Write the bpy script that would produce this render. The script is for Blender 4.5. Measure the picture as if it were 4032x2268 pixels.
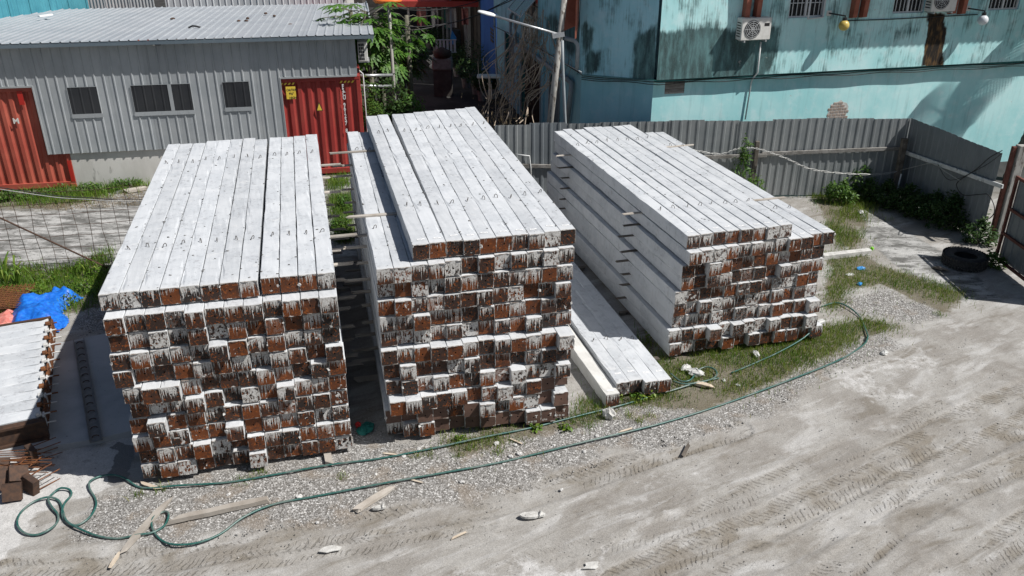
import bpy, math, random
import numpy as np
from mathutils import Vector, Matrix

random.seed(7)
rng = np.random.default_rng(7)
scene = bpy.context.scene
for o in list(bpy.data.objects):
    bpy.data.objects.remove(o)
COL = scene.collection
R = math.radians

# ------------------------------------------------------------------ camera
CAM_H, PITCH, FPX = 7.923, R(25.313), 3309.8
cam_d = bpy.data.cameras.new('camera')
cam = bpy.data.objects.new('camera', cam_d); COL.objects.link(cam)
cam.location = (0, 0, CAM_H); cam.rotation_euler = (R(90) - PITCH, 0, 0)
cam_d.sensor_width = 36; cam_d.sensor_fit = 'HORIZONTAL'; cam_d.lens = FPX / 4032 * 36
cam_d.clip_start = 0.1; cam_d.clip_end = 3000
scene.camera = cam

# ------------------------------------------------------------------ sky, sun, exposure
SUN_EL = 51.8
SUN_H = Vector((0.963, -0.27)).normalized()
SUN = Vector((SUN_H.x * math.cos(R(SUN_EL)), SUN_H.y * math.cos(R(SUN_EL)), math.sin(R(SUN_EL))))
w = bpy.data.worlds.new('World'); scene.world = w; w.use_nodes = True
nt = w.node_tree
sky = nt.nodes.new('ShaderNodeTexSky'); sky.sky_type = 'NISHITA'; sky.sun_disc = False
sky.sun_elevation = R(SUN_EL); sky.sun_rotation = math.atan2(SUN_H.x, SUN_H.y)
sky.air_density = 1.0; sky.dust_density = 1.5
bg = nt.nodes['Background']; bg.inputs['Strength'].default_value = 0.05
nt.links.new(sky.outputs[0], bg.inputs['Color'])
sun_d = bpy.data.lights.new('sun', 'SUN'); sun_d.energy = 5.0; sun_d.angle = R(0.53); sun_d.color = (1.0, 0.975, 0.94)
sun_o = bpy.data.objects.new('sun', sun_d); COL.objects.link(sun_o)
sun_o.rotation_euler = SUN.to_track_quat('Z', 'Y').to_euler(); sun_o.location = SUN * 60
vs = scene.view_settings
vs.view_transform = 'Standard'; vs.look = 'None'; vs.exposure = 0.16; vs.gamma = 1.0; vs.use_curve_mapping = False

# ------------------------------------------------------------------ survey helpers (photo point -> place)
_f = np.array([0, math.cos(PITCH), -math.sin(PITCH)]); _u = np.array([0, math.sin(PITCH), math.cos(PITCH)]); _x = np.array([1., 0, 0])
def ray(px, py): return _f + _x * (px - 2016) / FPX - _u * (py - 1134) / FPX
def G(px, py, z=0.0):
    d = ray(px, py); t = (z - CAM_H) / d[2]; return Vector((d[0] * t, d[1] * t, z))
def AT(px, py, y):
    d = ray(px, py); t = y / d[1]; return Vector((d[0] * t, y, CAM_H + d[2] * t))
class Plane:
    """vertical plane through a point with a heading; s runs along it, n points to the yard"""
    def __init__(s, a, az):
        s.a = Vector((a[0], a[1])); s.d = Vector((math.cos(az), math.sin(az))); s.n = Vector((s.d.y, -s.d.x)); s.az = az
    def sz(s, px, py, off=0.0):
        d = ray(px, py); a = s.a + s.n * off
        t = (a.x * s.n.x + a.y * s.n.y) / (d[0] * s.n.x + d[1] * s.n.y)
        p = Vector((d[0] * t, d[1] * t)); return (p - a).dot(s.d), CAM_H + d[2] * t
    def P(s, u, z, off=0.0):
        q = s.a + s.d * u + s.n * off; return Vector((q.x, q.y, z))

# ------------------------------------------------------------------ numeric noise
def _hash(ix, iy, seed):
    h = (ix.astype(np.int64) * 374761393 + iy.astype(np.int64) * 668265263 + seed * 1442695041) & 0x7fffffff
    h = ((h ^ (h >> 13)) * 1274126177) & 0x7fffffff
    return ((h ^ (h >> 16)) & 0xffff) / 65535.0
def vnoise(x, y, seed=0):
    ix = np.floor(x); iy = np.floor(y); fx = x - ix; fy = y - iy
    fx = fx * fx * (3 - 2 * fx); fy = fy * fy * (3 - 2 * fy)
    a = _hash(ix, iy, seed); b = _hash(ix + 1, iy, seed); c = _hash(ix, iy + 1, seed); d = _hash(ix + 1, iy + 1, seed)
    return (a * (1 - fx) + b * fx) * (1 - fy) + (c * (1 - fx) + d * fx) * fy
def fbm(x, y, seed=0, oct=4, gain=.5):
    s = 0; a = 1; t = 0
    for k in range(oct):
        s = s + a * vnoise(x * 2 ** k + 17.3 * k, y * 2 ** k - 9.1 * k, seed + k); t += a; a *= gain
    return s / t
def inpoly(x, y, poly):
    r = np.zeros(x.shape, bool); n = len(poly)
    for i in range(n):
        x0, y0 = poly[i][:2]; x1, y1 = poly[(i + 1) % n][:2]
        if y0 == y1: continue
        c = ((y0 > y) != (y1 > y)) & (x < (x1 - x0) * (y - y0) / (y1 - y0) + x0)
        r ^= c
    return r
def segdist(x, y, pts, closed=False):
    """distance to a polyline, signed side and arc length"""
    best = np.full(x.shape, 1e9); arc = np.zeros(x.shape); side = np.zeros(x.shape); acc = 0
    m = list(pts) + ([pts[0]] if closed else [])
    for p, q in zip(m[:-1], m[1:]):
        dx, dy = q[0] - p[0], q[1] - p[1]; L = math.hypot(dx, dy) or 1e-6
        t = np.clip(((x - p[0]) * dx + (y - p[1]) * dy) / L ** 2, 0, 1)
        d = np.hypot(x - p[0] - t * dx, y - p[1] - t * dy)
        k = d < best
        best = np.where(k, d, best); arc = np.where(k, acc + t * L, arc)
        side = np.where(k, ((x - p[0]) * dy - (y - p[1]) * dx) / L, side); acc += L
    return best, side, arc
def smooth(a, b, x):
    t = np.clip((x - a) / (b - a), 0, 1); return t * t * (3 - 2 * t)

# ------------------------------------------------------------------ mesh builder
class MB:
    def __init__(s): s.v = []; s.f = []; s.mi = []; s.m = 0
    def add(s, vs, fs):
        b = len(s.v); s.v.extend([tuple(p) for p in vs]); s.f.extend([tuple(i + b for i in f) for f in fs]); s.mi.extend([s.m] * len(fs)); return s
    def box(s, x0, x1, y0, y1, z0, z1, M=None):
        vs = [Vector((x, y, z)) for z in (z0, z1) for y in (y0, y1) for x in (x0, x1)]
        if M is not None: vs = [M @ p for p in vs]
        return s.add(vs, [(0, 2, 3, 1), (4, 5, 7, 6), (0, 1, 5, 4), (2, 6, 7, 3), (0, 4, 6, 2), (1, 3, 7, 5)])
    def bbox(s, x0, x1, y0, y1, z0, z1, b=.01, M=None):
        """box with chamfered edges"""
        vs = []; idx = {}
        for X, sx in ((x0, 1), (x1, -1)):
            for Y, sy in ((y0, 1), (y1, -1)):
                for Z, sz in ((z0, 1), (z1, -1)):
                    k = (sx, sy, sz)
                    idx[k, 0] = len(vs); vs.append(Vector((X, Y + sy * b, Z + sz * b)))
                    idx[k, 1] = len(vs); vs.append(Vector((X + sx * b, Y, Z + sz * b)))
                    idx[k, 2] = len(vs); vs.append(Vector((X + sx * b, Y + sy * b, Z)))
        fs = []
        for ax in range(3):
            o = [a for a in range(3) if a != ax]
            for sg in (1, -1):
                q = []
                for a, c in ((1, 1), (1, -1), (-1, -1), (-1, 1)):
                    k = [0, 0, 0]; k[ax] = sg; k[o[0]] = a; k[o[1]] = c; q.append(idx[tuple(k), ax])
                fs.append(tuple(q))
        for ax in range(3):
            o = [a for a in range(3) if a != ax]
            for a in (1, -1):
                for c in (1, -1):
                    k0 = [0, 0, 0]; k0[ax] = 1; k0[o[0]] = a; k0[o[1]] = c; k1 = list(k0); k1[ax] = -1
                    k0, k1 = tuple(k0), tuple(k1)
                    fs.append((idx[k0, o[0]], idx[k1, o[0]], idx[k1, o[1]], idx[k0, o[1]]))
        for a in (1, -1):
            for c in (1, -1):
                for d in (1, -1):
                    k = (a, c, d); fs.append((idx[k, 0], idx[k, 1], idx[k, 2]))
        if M is not None: vs = [M @ p for p in vs]
        return s.add(vs, fs)
    def bar(s, p, q, w, h, up=(0, 0, 1), b=0.0):
        p, q = Vector(p), Vector(q); d = q - p; L = d.length; d.normalize()
        u = Vector(up); x = d.cross(u)
        if x.length < 1e-4: x = d.cross(Vector((1, 0, 0)))
        x.normalize(); u = x.cross(d)
        M = Matrix(((x.x, d.x, u.x, p.x), (x.y, d.y, u.y, p.y), (x.z, d.z, u.z, p.z), (0, 0, 0, 1)))
        if b: return s.bbox(-w / 2, w / 2, 0, L, -h / 2, h / 2, b, M)
        return s.box(-w / 2, w / 2, 0, L, -h / 2, h / 2, M)
    def tube(s, pts, r, n=6, cap=True):
        pts = [Vector(p) for p in pts]; rs = r if isinstance(r, (list, tuple)) else [r] * len(pts)
        vs = []; up = Vector((0, 0, 1)); px = None
        for i, p in enumerate(pts):
            a = pts[max(i - 1, 0)]; b = pts[min(i + 1, len(pts) - 1)]; d = (b - a)
            if d.length < 1e-9: d = Vector((0, 0, 1))
            d.normalize()
            x = d.cross(up) if px is None else px - d * px.dot(d)
            if x.length < 1e-3: x = d.cross(Vector((1, 0, 0)))
            x.normalize(); y = d.cross(x); px = x
            for k in range(n):
                a_ = 2 * math.pi * k / n; vs.append(p + (x * math.cos(a_) + y * math.sin(a_)) * rs[i])
        fs = [(i * n + k, i * n + (k + 1) % n, (i + 1) * n + (k + 1) % n, (i + 1) * n + k) for i in range(len(pts) - 1) for k in range(n)]
        if cap: fs += [tuple(range(n))[::-1], tuple((len(pts) - 1) * n + k for k in range(n))]
        return s.add(vs, fs)
    def lathe(s, prof, n=16, M=None, closed=False):
        vs = []
        for r_, z in prof:
            for k in range(n):
                a = 2 * math.pi * k / n; p = Vector((r_ * math.cos(a), r_ * math.sin(a), z)); vs.append(M @ p if M is not None else p)
        m = len(prof); e = m if closed else m - 1
        fs = [(i * n + k, i * n + (k + 1) % n, ((i + 1) % m) * n + (k + 1) % n, ((i + 1) % m) * n + k) for i in range(e) for k in range(n)]
        return s.add(vs, fs)
    def prism(s, poly, vec, M=None):
        n = len(poly); vec = Vector(vec); a = [Vector(p) for p in poly]; vs = a + [p + vec for p in a]
        if M is not None: vs = [M @ p for p in vs]
        fs = [tuple(range(n))[::-1], tuple(range(n, 2 * n))] + [(i, (i + 1) % n, n + (i + 1) % n, n + i) for i in range(n)]
        return s.add(vs, fs)
    def sheet(s, prof, origin, d, n, up, h, th=.003):
        """profile [(u, off)] along d, pushed along n, extruded along up by h; both faces"""
        origin, d, n, up = Vector(origin), Vector(d), Vector(n), Vector(up)
        m = len(prof)
        vs = []
        for t in (0, th):
            for e in (0, h):
                for u, o in prof: vs.append(origin + d * u + n * (o - t) + up * e)
        fs = []
        for i in range(m - 1):
            fs.append((i, i + 1, m + i + 1, m + i)); fs.append((2 * m + i, 3 * m + i, 3 * m + i + 1, 2 * m + i + 1))
            fs.append((i, 2 * m + i, 2 * m + i + 1, i + 1)); fs.append((m + i, m + i + 1, 3 * m + i + 1, 3 * m + i))
        fs.append((0, m, 3 * m, 2 * m)); fs.append((m - 1, 3 * m - 1, 4 * m - 1, 2 * m - 1))
        return s.add(vs, fs)
    def build(s, name, mat, parent=None, smooth_=False, loc=None):
        me = bpy.data.meshes.new(name); me.from_pydata([tuple(p) for p in s.v], [], s.f)
        for m in (mat if isinstance(mat, (list, tuple)) else [mat]): me.materials.append(m)
        if any(s.mi): me.polygons.foreach_set('material_index', s.mi)
        if smooth_: me.polygons.foreach_set('use_smooth', [True] * len(me.polygons))
        me.update()
        return link(name, me, parent)
def link(name, data, parent=None):
    o = bpy.data.objects.new(name, data); COL.objects.link(o)
    if parent is not None: o.parent = parent
    return o
def np_mesh(name, V, F, mat, parent=None, attrs=None, smooth_=False):
    """fast mesh from arrays; F is (n,3) or (n,4)"""
    V = np.ascontiguousarray(V, np.float32); F = np.ascontiguousarray(F, np.int32)
    me = bpy.data.meshes.new(name); k = F.shape[1]
    me.vertices.add(len(V)); me.vertices.foreach_set('co', V.ravel())
    me.loops.add(F.size); me.loops.foreach_set('vertex_index', F.ravel())
    me.polygons.add(len(F)); me.polygons.foreach_set('loop_start', np.arange(0, F.size, k, dtype=np.int32))
    if smooth_: me.polygons.foreach_set('use_smooth', np.ones(len(F), bool))
    me.update(calc_edges=True)
    for an, (ty, arr) in (attrs or {}).items():
        at = me.attributes.new(an, ty, 'POINT')
        at.data.foreach_set('vector' if ty == 'FLOAT_VECTOR' else ('color' if ty == 'FLOAT_COLOR' else 'value'), np.ascontiguousarray(arr, np.float32).ravel())
    for m in (mat if isinstance(mat, (list, tuple)) else [mat]): me.materials.append(m)
    return link(name, me, parent)
def tag(o, label=None, cat=None, group=None, kind=None):
    if label: o['label'] = label
    if cat: o['category'] = cat
    if group: o['group'] = group
    if kind: o['kind'] = kind
    return o
def thing(name, label, cat, loc=(0, 0, 0), rz=0, group=None):
    o = bpy.data.objects.new(name, None); COL.objects.link(o); o.empty_display_size = .2
    o.location = loc; o.rotation_euler = (0, 0, rz); return tag(o, label, cat, group)
def local(o, p):
    """world point into the frame of a thing that only moved and turned about z"""
    v = Vector(p) - Vector(o.location); a = -o.rotation_euler.z
    return Vector((v.x * math.cos(a) - v.y * math.sin(a), v.x * math.sin(a) + v.y * math.cos(a), v.z))
ORD = ['', 'first', 'second', 'third', 'fourth', 'fifth', 'sixth', 'seventh', 'eighth', 'ninth', 'tenth', 'eleventh', 'twelfth', 'thirteenth', 'fourteenth', 'fifteenth', 'sixteenth']
# ------------------------------------------------------------------ materials
class NT:
    def __init__(s, name):
        s.m = bpy.data.materials.new(name); s.m.use_nodes = True; s.t = s.m.node_tree; s.b = s.t.nodes['Principled BSDF']; s.out = s.t.nodes['Material Output']
        s._co = None
    def n(s, ty, **kw):
        q = s.t.nodes.new(ty)
        for k, v in kw.items(): setattr(q, k, v)
        return q
    def put(s, sock, v):
        if hasattr(v, 'is_output') or isinstance(v, bpy.types.NodeSocket): s.t.links.new(v, sock)
        elif v is not None:
            if isinstance(v, (tuple, list)) and len(v) == 3 and sock.type == 'RGBA': v = (*v, 1)
            sock.default_value = v
    def obj(s):
        if s._co is None: s._co = s.n('ShaderNodeTexCoord')
        return s._co.outputs['Object']
    def attr(s, name, out='Fac'): q = s.n('ShaderNodeAttribute', attribute_name=name); return q.outputs[out]
    def rand(s): return s.n('ShaderNodeObjectInfo').outputs['Random']
    def math(s, op, a, b=None, clamp=False):
        q = s.n('ShaderNodeMath', operation=op); q.use_clamp = clamp; s.put(q.inputs[0], a)
        if b is not None: s.put(q.inputs[1], b)
        return q.outputs[0]
    def map(s, v, scale=(1, 1, 1), loc=(0, 0, 0), rot=(0, 0, 0)):
        q = s.n('ShaderNodeMapping'); s.put(q.inputs['Vector'], v); s.put(q.inputs['Scale'], scale); s.put(q.inputs['Location'], loc); s.put(q.inputs['Rotation'], rot); return q.outputs[0]
    def comb(s, x=0, y=0, z=0):
        q = s.n('ShaderNodeCombineXYZ'); s.put(q.inputs[0], x); s.put(q.inputs[1], y); s.put(q.inputs[2], z); return q.outputs[0]
    def sep(s, v): q = s.n('ShaderNodeSeparateXYZ'); s.put(q.inputs[0], v); return q.outputs
    def vadd(s, a, b): q = s.n('ShaderNodeVectorMath', operation='ADD'); s.put(q.inputs[0], a); s.put(q.inputs[1], b); return q.outputs[0]
    def noise(s, v, scale=5, detail=4, rough=.55, dist=0, w=None):
        q = s.n('ShaderNodeTexNoise', noise_dimensions='4D' if w is not None else '3D'); s.put(q.inputs['Vector'], v); s.put(q.inputs['Scale'], scale); s.put(q.inputs['Detail'], detail); s.put(q.inputs['Roughness'], rough); s.put(q.inputs['Distortion'], dist)
        if w is not None: s.put(q.inputs['W'], w)
        return q.outputs['Fac']
    def white(s, w): q = s.n('ShaderNodeTexWhiteNoise', noise_dimensions='1D'); s.put(q.inputs['W'], w); return q.outputs['Value']
    def voro(s, v, scale=5, feature='F1', out='Distance', rnd=1):
        q = s.n('ShaderNodeTexVoronoi', feature=feature); s.put(q.inputs['Vector'], v); s.put(q.inputs['Scale'], scale); s.put(q.inputs['Randomness'], rnd); return q.outputs[out]
    def ramp(s, f, lo, hi):
        q = s.n('ShaderNodeMapRange', interpolation_type='SMOOTHSTEP'); s.put(q.inputs['Value'], f); s.put(q.inputs['From Min'], lo); s.put(q.inputs['From Max'], hi); return q.outputs[0]
    def mix(s, f, a, b, mode='MIX'):
        q = s.n('ShaderNodeMix', data_type='RGBA', blend_type=mode); s.put(q.inputs[0], f); s.put(q.inputs[6], a); s.put(q.inputs[7], b); return q.outputs[2]
    def val(s, c, f):
        """scale a colour by a factor"""
        q = s.n('ShaderNodeVectorMath', operation='SCALE'); s.put(q.inputs[0], c); s.put(q.inputs['Scale'], f); return q.outputs[0]
    def bump(s, h, strength=.3, dist=.01, normal=None):
        q = s.n('ShaderNodeBump'); s.put(q.inputs['Height'], h); s.put(q.inputs['Strength'], strength); s.put(q.inputs['Distance'], dist)
        if normal is not None: s.put(q.inputs['Normal'], normal)
        return q.outputs[0]
    def set(s, color=None, rough=None, metal=None, normal=None, spec=None, **kw):
        if color is not None: s.put(s.b.inputs['Base Color'], color)
        if rough is not None: s.put(s.b.inputs['Roughness'], rough)
        if metal is not None: s.put(s.b.inputs['Metallic'], metal)
        if normal is not None: s.put(s.b.inputs['Normal'], normal)
        if spec is not None: s.put(s.b.inputs['Specular IOR Level'], spec)
        for k, v in kw.items(): s.put(s.b.inputs[k], v)
        return s.m
def pm(name, c1, c2, scale=6, rough=.8, metal=0, bump=.2, bscale=None, c3=None, f3=.62, s3=None, stretch=(1, 1, 1), spec=.35, dist=.006, vary=.0):
    n = NT(name); co = n.map(n.obj(), stretch)
    if vary: co = n.vadd(co, n.comb(n.math('MULTIPLY', n.rand(), 37.0), n.math('MULTIPLY', n.rand(), 91.0), 0))
    f = n.ramp(n.noise(co, scale, 5, .6), .32, .68); c = n.mix(f, c1, c2)
    if c3: c = n.mix(n.ramp(n.noise(co, s3 or scale * 2.3, 6, .65), f3, f3 + .12), c, c3)
    if vary: c = n.val(c, n.math('ADD', 1 - vary / 2, n.math('MULTIPLY', n.rand(), vary)))
    nm = n.bump(n.noise(co, bscale or scale * 6, 5, .6), bump, dist) if bump else None
    return n.set(c, rough, metal, nm, spec)
M = {}
# pile concrete: pale, a little blue, blotched; whiter slurry at the cast end
n = NT('pile_concrete'); co = n.obj(); pl = n.attr('pl', 'Vector'); sd = n.math('ADD', n.math('MULTIPLY', n.rand(), 60.0), n.math('MULTIPLY', n.attr('pseed'), 60.0))
b1 = n.noise(pl, 2.2, 6, .62, .3, sd); b2 = n.noise(pl, 14, 6, .7, .4, sd); b3 = n.noise(pl, 90, 4, .6, 0, sd)
c = n.mix(n.ramp(b1, .35, .65), (.465, .485, .505), (.55, .565, .58))
c = n.mix(n.math('MULTIPLY', n.ramp(b2, .53, .60), n.ramp(b1, .58, .44)), c, (.385, .395, .41))
c = n.mix(n.math('MULTIPLY', n.ramp(n.noise(pl, 5, 7, .72, .2, sd), .58, .64), .6), c, (.60, .605, .605))
c = n.mix(n.math('MULTIPLY', n.ramp(b3, .70, .78), .6), c, (.33, .325, .31))
c = n.val(c, n.math('ADD', .90, n.math('MULTIPLY', n.white(sd), .16)))
py = n.sep(pl)[1]
c = n.mix(n.math('MULTIPLY', n.ramp(n.math('ADD', py, n.math('MULTIPLY', b2, .25)), .32, .05), .6), c, (.60, .60, .59))
c = n.mix(n.ramp(n.math('ADD', py, n.math('MULTIPLY', n.math('SUBTRACT', b2, .5), .02)), .004, -.004), c, n.mix(n.ramp(b2, .42, .6), (.20, .165, .14), (.50, .49, .47)))
z_ = n.sep(pl)[2]
grime = n.noise(n.map(pl, (30, 30, 2.5)), 1, 3, .6, 0, sd)
c = n.mix(n.math('MULTIPLY', n.math('MULTIPLY', n.ramp(grime, .56, .72), n.ramp(z_, .235, .20)), .5), c, (.33, .32, .30))
M['pile'] = n.set(c, .82, 0, n.bump(n.math('ADD', n.math('MULTIPLY', b2, .6), n.math('MULTIPLY', b3, .4)), .28, .012), .3)
# older, yellower pile concrete
M['pile_old'] = pm('pile_concrete_old', (.52, .51, .48), (.62, .61, .58), 3, .85, 0, .3, 40, (.38, .36, .31), .63, 9)
# steel end plate, rusted, with slurry drips and patches
n = NT('pile_end_plate'); pl = n.attr('pl', 'Vector'); r0 = n.math('ADD', n.rand(), n.attr('pseed')); sd = n.math('MULTIPLY', r0, 173.0)
x, y, z = n.sep(pl)[0], n.sep(pl)[1], n.sep(pl)[2]
t = n.math('SUBTRACT', 1, n.math('DIVIDE', z, .244))                         # 0 at the top edge, 1 at the bottom
amt = n.white(n.math('MULTIPLY', sd, 3.1)); am2 = n.white(n.math('ADD', sd, 77.7)); am3 = n.white(n.math('ADD', sd, 31.3))
rust = n.ramp(n.math('ADD', n.noise(pl, 10, 5, .65, .5, sd), n.math('MULTIPLY', n.math('SUBTRACT', am3, .6), .35)), .42, .66); rust2 = n.noise(pl, 60, 4, .7, 0, sd)
lob = n.voro(n.map(pl, (13, 13, 13), (.1, 0, .3)), 1, 'SMOOTH_F1')
c = n.mix(am3, (.022, .017, .015), (.055, .023, .013))
c = n.mix(n.math('MULTIPLY', rust, n.math('ADD', .15, n.math('MULTIPLY', am3, .75))), c, (.145, .040, .009))
c = n.mix(n.math('MULTIPLY', n.ramp(n.noise(pl, 17, 2, .4, 2.2, sd), .58, .64), .8), c, (.26, .072, .013))
c = n.mix(n.ramp(rust2, .66, .74), c, (.03, .02, .018))
wx = n.math('ADD', x, n.math('MULTIPLY', n.math('SUBTRACT', n.noise(pl, 18, 2, .5, 0, sd), .5), .016))
dn = n.noise(n.comb(wx, 0, 0), n.math('ADD', 45, n.math('MULTIPLY', am3, 50)), 2, .6, 0, sd); dl = n.noise(n.comb(wx, 0, 0), 14, 2, .6, 0, n.math('ADD', sd, 9.0))
ln = n.math('ADD', n.math('MULTIPLY', n.math('SUBTRACT', dn, .50), 3.4), n.math('ADD', n.math('MULTIPLY', n.math('SUBTRACT', dl, .22), 1.7), n.math('SUBTRACT', n.math('MULTIPLY', amt, 1.05), .92)))
drip = n.math('MULTIPLY', n.ramp(n.math('SUBTRACT', ln, t), -.02, .10), n.ramp(n.noise(pl, 40, 3, .6, 0, n.math('ADD', sd, 3.0)), .30, .46))
pn = n.noise(pl, 11, 3, .55, .6, n.math('ADD', sd, 31.0))
patch = n.ramp(n.math('ADD', pn, n.math('MULTIPLY', n.math('SUBTRACT', am2, 1.0), .46)), .515, .55)
edge = n.math('MULTIPLY', n.ramp(n.math('SUBTRACT', .035, t), -.03, .02), n.ramp(n.noise(pl, 26, 3, .6, 0, sd), .40, .55))
topc = n.ramp(n.math('SUBTRACT', n.math('ADD', n.math('MULTIPLY', n.noise(pl, 30, 3, .6, 0, sd), .5), n.math('MULTIPLY', amt, .14)), t), .25, .29)
full_ = n.math('MULTIPLY', n.ramp(am2, .84, .90), n.ramp(n.noise(n.map(pl, (1.8, 1, .8)), 17, 5, .68, .5, sd), .47, .53))
wm = n.math('MAXIMUM', n.math('MAXIMUM', drip, n.math('MAXIMUM', patch, full_)), n.math('MAXIMUM', edge, topc))
wc = n.mix(n.ramp(n.noise(pl, 45, 4, .6, 0, sd), .4, .7), (.56, .55, .53), (.34, .325, .30))
c2 = n.mix(wm, c, wc)
M['plate'] = n.set(c2, n.math('ADD', .62, n.math('MULTIPLY', wm, .2)), 0, n.bump(n.math('ADD', n.math('MULTIPLY', wm, .7), n.math('MULTIPLY', rust2, .25)), .55, .006), .35)
M['plate_clean'] = pm('plain_end_plate', (.095, .055, .042), (.13, .075, .055), 9, .7, 0, .2, 70, (.055, .035, .03), .62, 22, vary=.35)
M['hole'] = pm('hole_dark', (.02, .012, .01), (.03, .016, .012), 5, .9, 0, 0)
M['rebar'] = pm('rebar_steel', (.06, .052, .048), (.10, .08, .065), 40, .65, .3, .2, 200)
M['rust'] = pm('rusty_steel', (.10, .040, .020), (.22, .085, .030), 14, .8, .1, .3, 90, (.05, .028, .02), .6, 30)
M['rust_dark'] = pm('dark_rusty_steel', (.055, .036, .028), (.10, .055, .035), 12, .75, .2, .3, 80, (.20, .075, .025), .66, 18)
M['wood'] = pm('weathered_timber', (.30, .265, .225), (.42, .385, .34), 3, .9, 0, .5, 25, (.20, .175, .15), .6, 5, (1, 1, 1), vary=.5)
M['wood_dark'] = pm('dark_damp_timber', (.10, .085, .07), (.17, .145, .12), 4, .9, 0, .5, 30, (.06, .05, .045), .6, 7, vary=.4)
M['wood_new'] = pm('pale_timber', (.46, .38, .29), (.58, .50, .40), 4, .85, 0, .4, 30, (.34, .27, .2), .62, 8, vary=.2)
M['chip'] = pm('cement_flake', (.48, .47, .45), (.58, .57, .55), 20, .9, 0, .4, 80)
M['rock'] = pm('broken_concrete', (.42, .41, .385), (.60, .59, .56), 8, .9, 0, .8, 40, (.30, .29, .27), .62, 18, dist=.01)
M['tagw'] = pm('paper_tag', (.74, .74, .73), (.80, .80, .79), 30, .6, 0, 0)
M['ink'] = pm('grey_ink', (.25, .25, .27), (.35, .35, .37), 30, .6, 0, 0)
M['chalk'] = pm('chalk_mark', (.62, .60, .55), (.74, .72, .68), 60, .9, 0, .2)
# cladding
def clad(name, c1, c2, metal=.35, rough=.42, streak=(.20, .20, .20), amount=.35, vary=.10):
    n = NT(name); co = n.obj()
    st = n.noise(n.map(co, (9, 9, .7)), 1, 5, .65); bl = n.noise(co, 1.1, 4, .6)
    c = n.mix(n.ramp(bl, .3, .7), c1, c2)
    c = n.mix(n.math('MULTIPLY', n.ramp(st, .52, .75), amount), c, streak)
    c = n.val(c, n.math('ADD', 1 - vary, n.math('MULTIPLY', n.rand(), vary * 1.5)))
    return n.set(c, n.math('ADD', rough, n.math('MULTIPLY', st, .2)), metal, n.bump(n.noise(co, 5, 3, .5), .06, .02), .4)
M['shed_wall'] = clad('grey_wall_sheet', (.36, .385, .40), (.43, .45, .46), .3, .45, (.24, .25, .26), .5)
M['shed_roof'] = clad('grey_roof_sheet', (.36, .385, .41), (.43, .45, .47), .25, .45, (.33, .34, .35), .5, .05)
M['fascia'] = clad('blue_grey_fascia', (.13, .17, .20), (.16, .20, .23), .2, .5)
M['fence'] = clad('grey_fence_sheet', (.215, .235, .24), (.29, .305, .305), .3, .5, (.20, .20, .19), .5, .14)
M['fence_b'] = clad('blue_grey_fence_sheet', (.17, .19, .205), (.21, .23, .24), .3, .5, (.15, .16, .17), .4, .1)
M['teal_sheet'] = clad('teal_corrugated_sheet', (.045, .22, .28), (.075, .30, .36), .05, .6, (.03, .15, .22), .9, .1)
M['zinc'] = clad('old_zinc_sheet', (.38, .40, .41), (.50, .51, .51), .3, .55, (.24, .22, .20), .7, .1)
M['white_sheet'] = clad('pale_metal_sheet', (.55, .58, .60), (.64, .66, .67), .1, .5, (.40, .42, .44), .5, .05)
M['win_dark'] = clad('dark_window_sheet', (.020, .022, .026), (.034, .036, .040), 0, .35, (.05, .05, .05), .4)
M['trim'] = clad('pale_trim', (.36, .38, .39), (.41, .43, .43), .3, .5)
# container
def cont(name, c1, c2):
    n = NT(name); co = n.obj(); bl = n.noise(co, 1.2, 4, .6); st = n.noise(n.map(co, (7, 7, .8)), 1, 5, .65); sp = n.noise(co, 26, 4, .65)
    c = n.mix(n.ramp(bl, .3, .7), c1, c2); c = n.mix(n.math('MULTIPLY', n.ramp(st, .56, .74), .45), c, (.30, .10, .055))
    c = n.mix(n.ramp(sp, .73, .77), c, (.06, .03, .025))
    return n.set(c, .55, 0, n.bump(bl, .05, .03), .4)
M['cont_a'] = cont('faded_red_container', (.33, .060, .040), (.39, .092, .060))
M['cont_b'] = cont('red_container', (.27, .028, .024), (.31, .044, .036))
M['cont_patch'] = cont('fresh_red_patch', (.40, .018, .012), (.42, .025, .015))
M['yellow'] = pm('yellow_sign', (.72, .50, .05), (.76, .55, .08), 20, .55, 0, 0)
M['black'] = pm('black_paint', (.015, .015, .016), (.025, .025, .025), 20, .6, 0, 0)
M['white'] = pm('white_paint', (.70, .70, .69), (.78, .78, .77), 9, .55, 0, .05)
M['white_dirty'] = pm('dirty_white_plastic', (.58, .57, .53), (.68, .67, .64), 6, .5, 0, .05, None, (.40, .36, .30), .66, 9)
M['plinth'] = pm('weathered_plinth', (.50, .485, .45), (.62, .605, .57), 1.4, .9, 0, .3, 25, (.26, .255, .235), .60, 3.2, (1, 1, .35))
M['grill_dark'] = pm('dark_grille', (.03, .03, .032), (.05, .05, .05), 9, .5, .2, 0)
M['glass'] = pm('dark_glass', (.012, .014, .016), (.02, .023, .026), 2, .08, 0, 0, spec=.6)
M['frame'] = pm('pale_window_frame', (.50, .52, .53), (.60, .61, .61), 8, .55, 0, .05)
M['terra'] = pm('terracotta_paint', (.26, .085, .055), (.33, .115, .075), 4, .75, 0, .15, 30, (.18, .07, .05), .62, 9)
M['pvc'] = pm('grey_pipe', (.25, .28, .30), (.33, .36, .37), 5, .55, 0, .05, None, (.18, .19, .19), .66, 11)
M['pvc_white'] = pm('white_pipe', (.58, .59, .58), (.66, .67, .66), 5, .5, 0, .05)
M['galv'] = pm('galvanised_steel', (.42, .43, .44), (.55, .56, .57), 9, .4, .6, .05)
M['cable'] = pm('black_cable', (.02, .02, .022), (.035, .035, .035), 9, .6, 0, 0)
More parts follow.
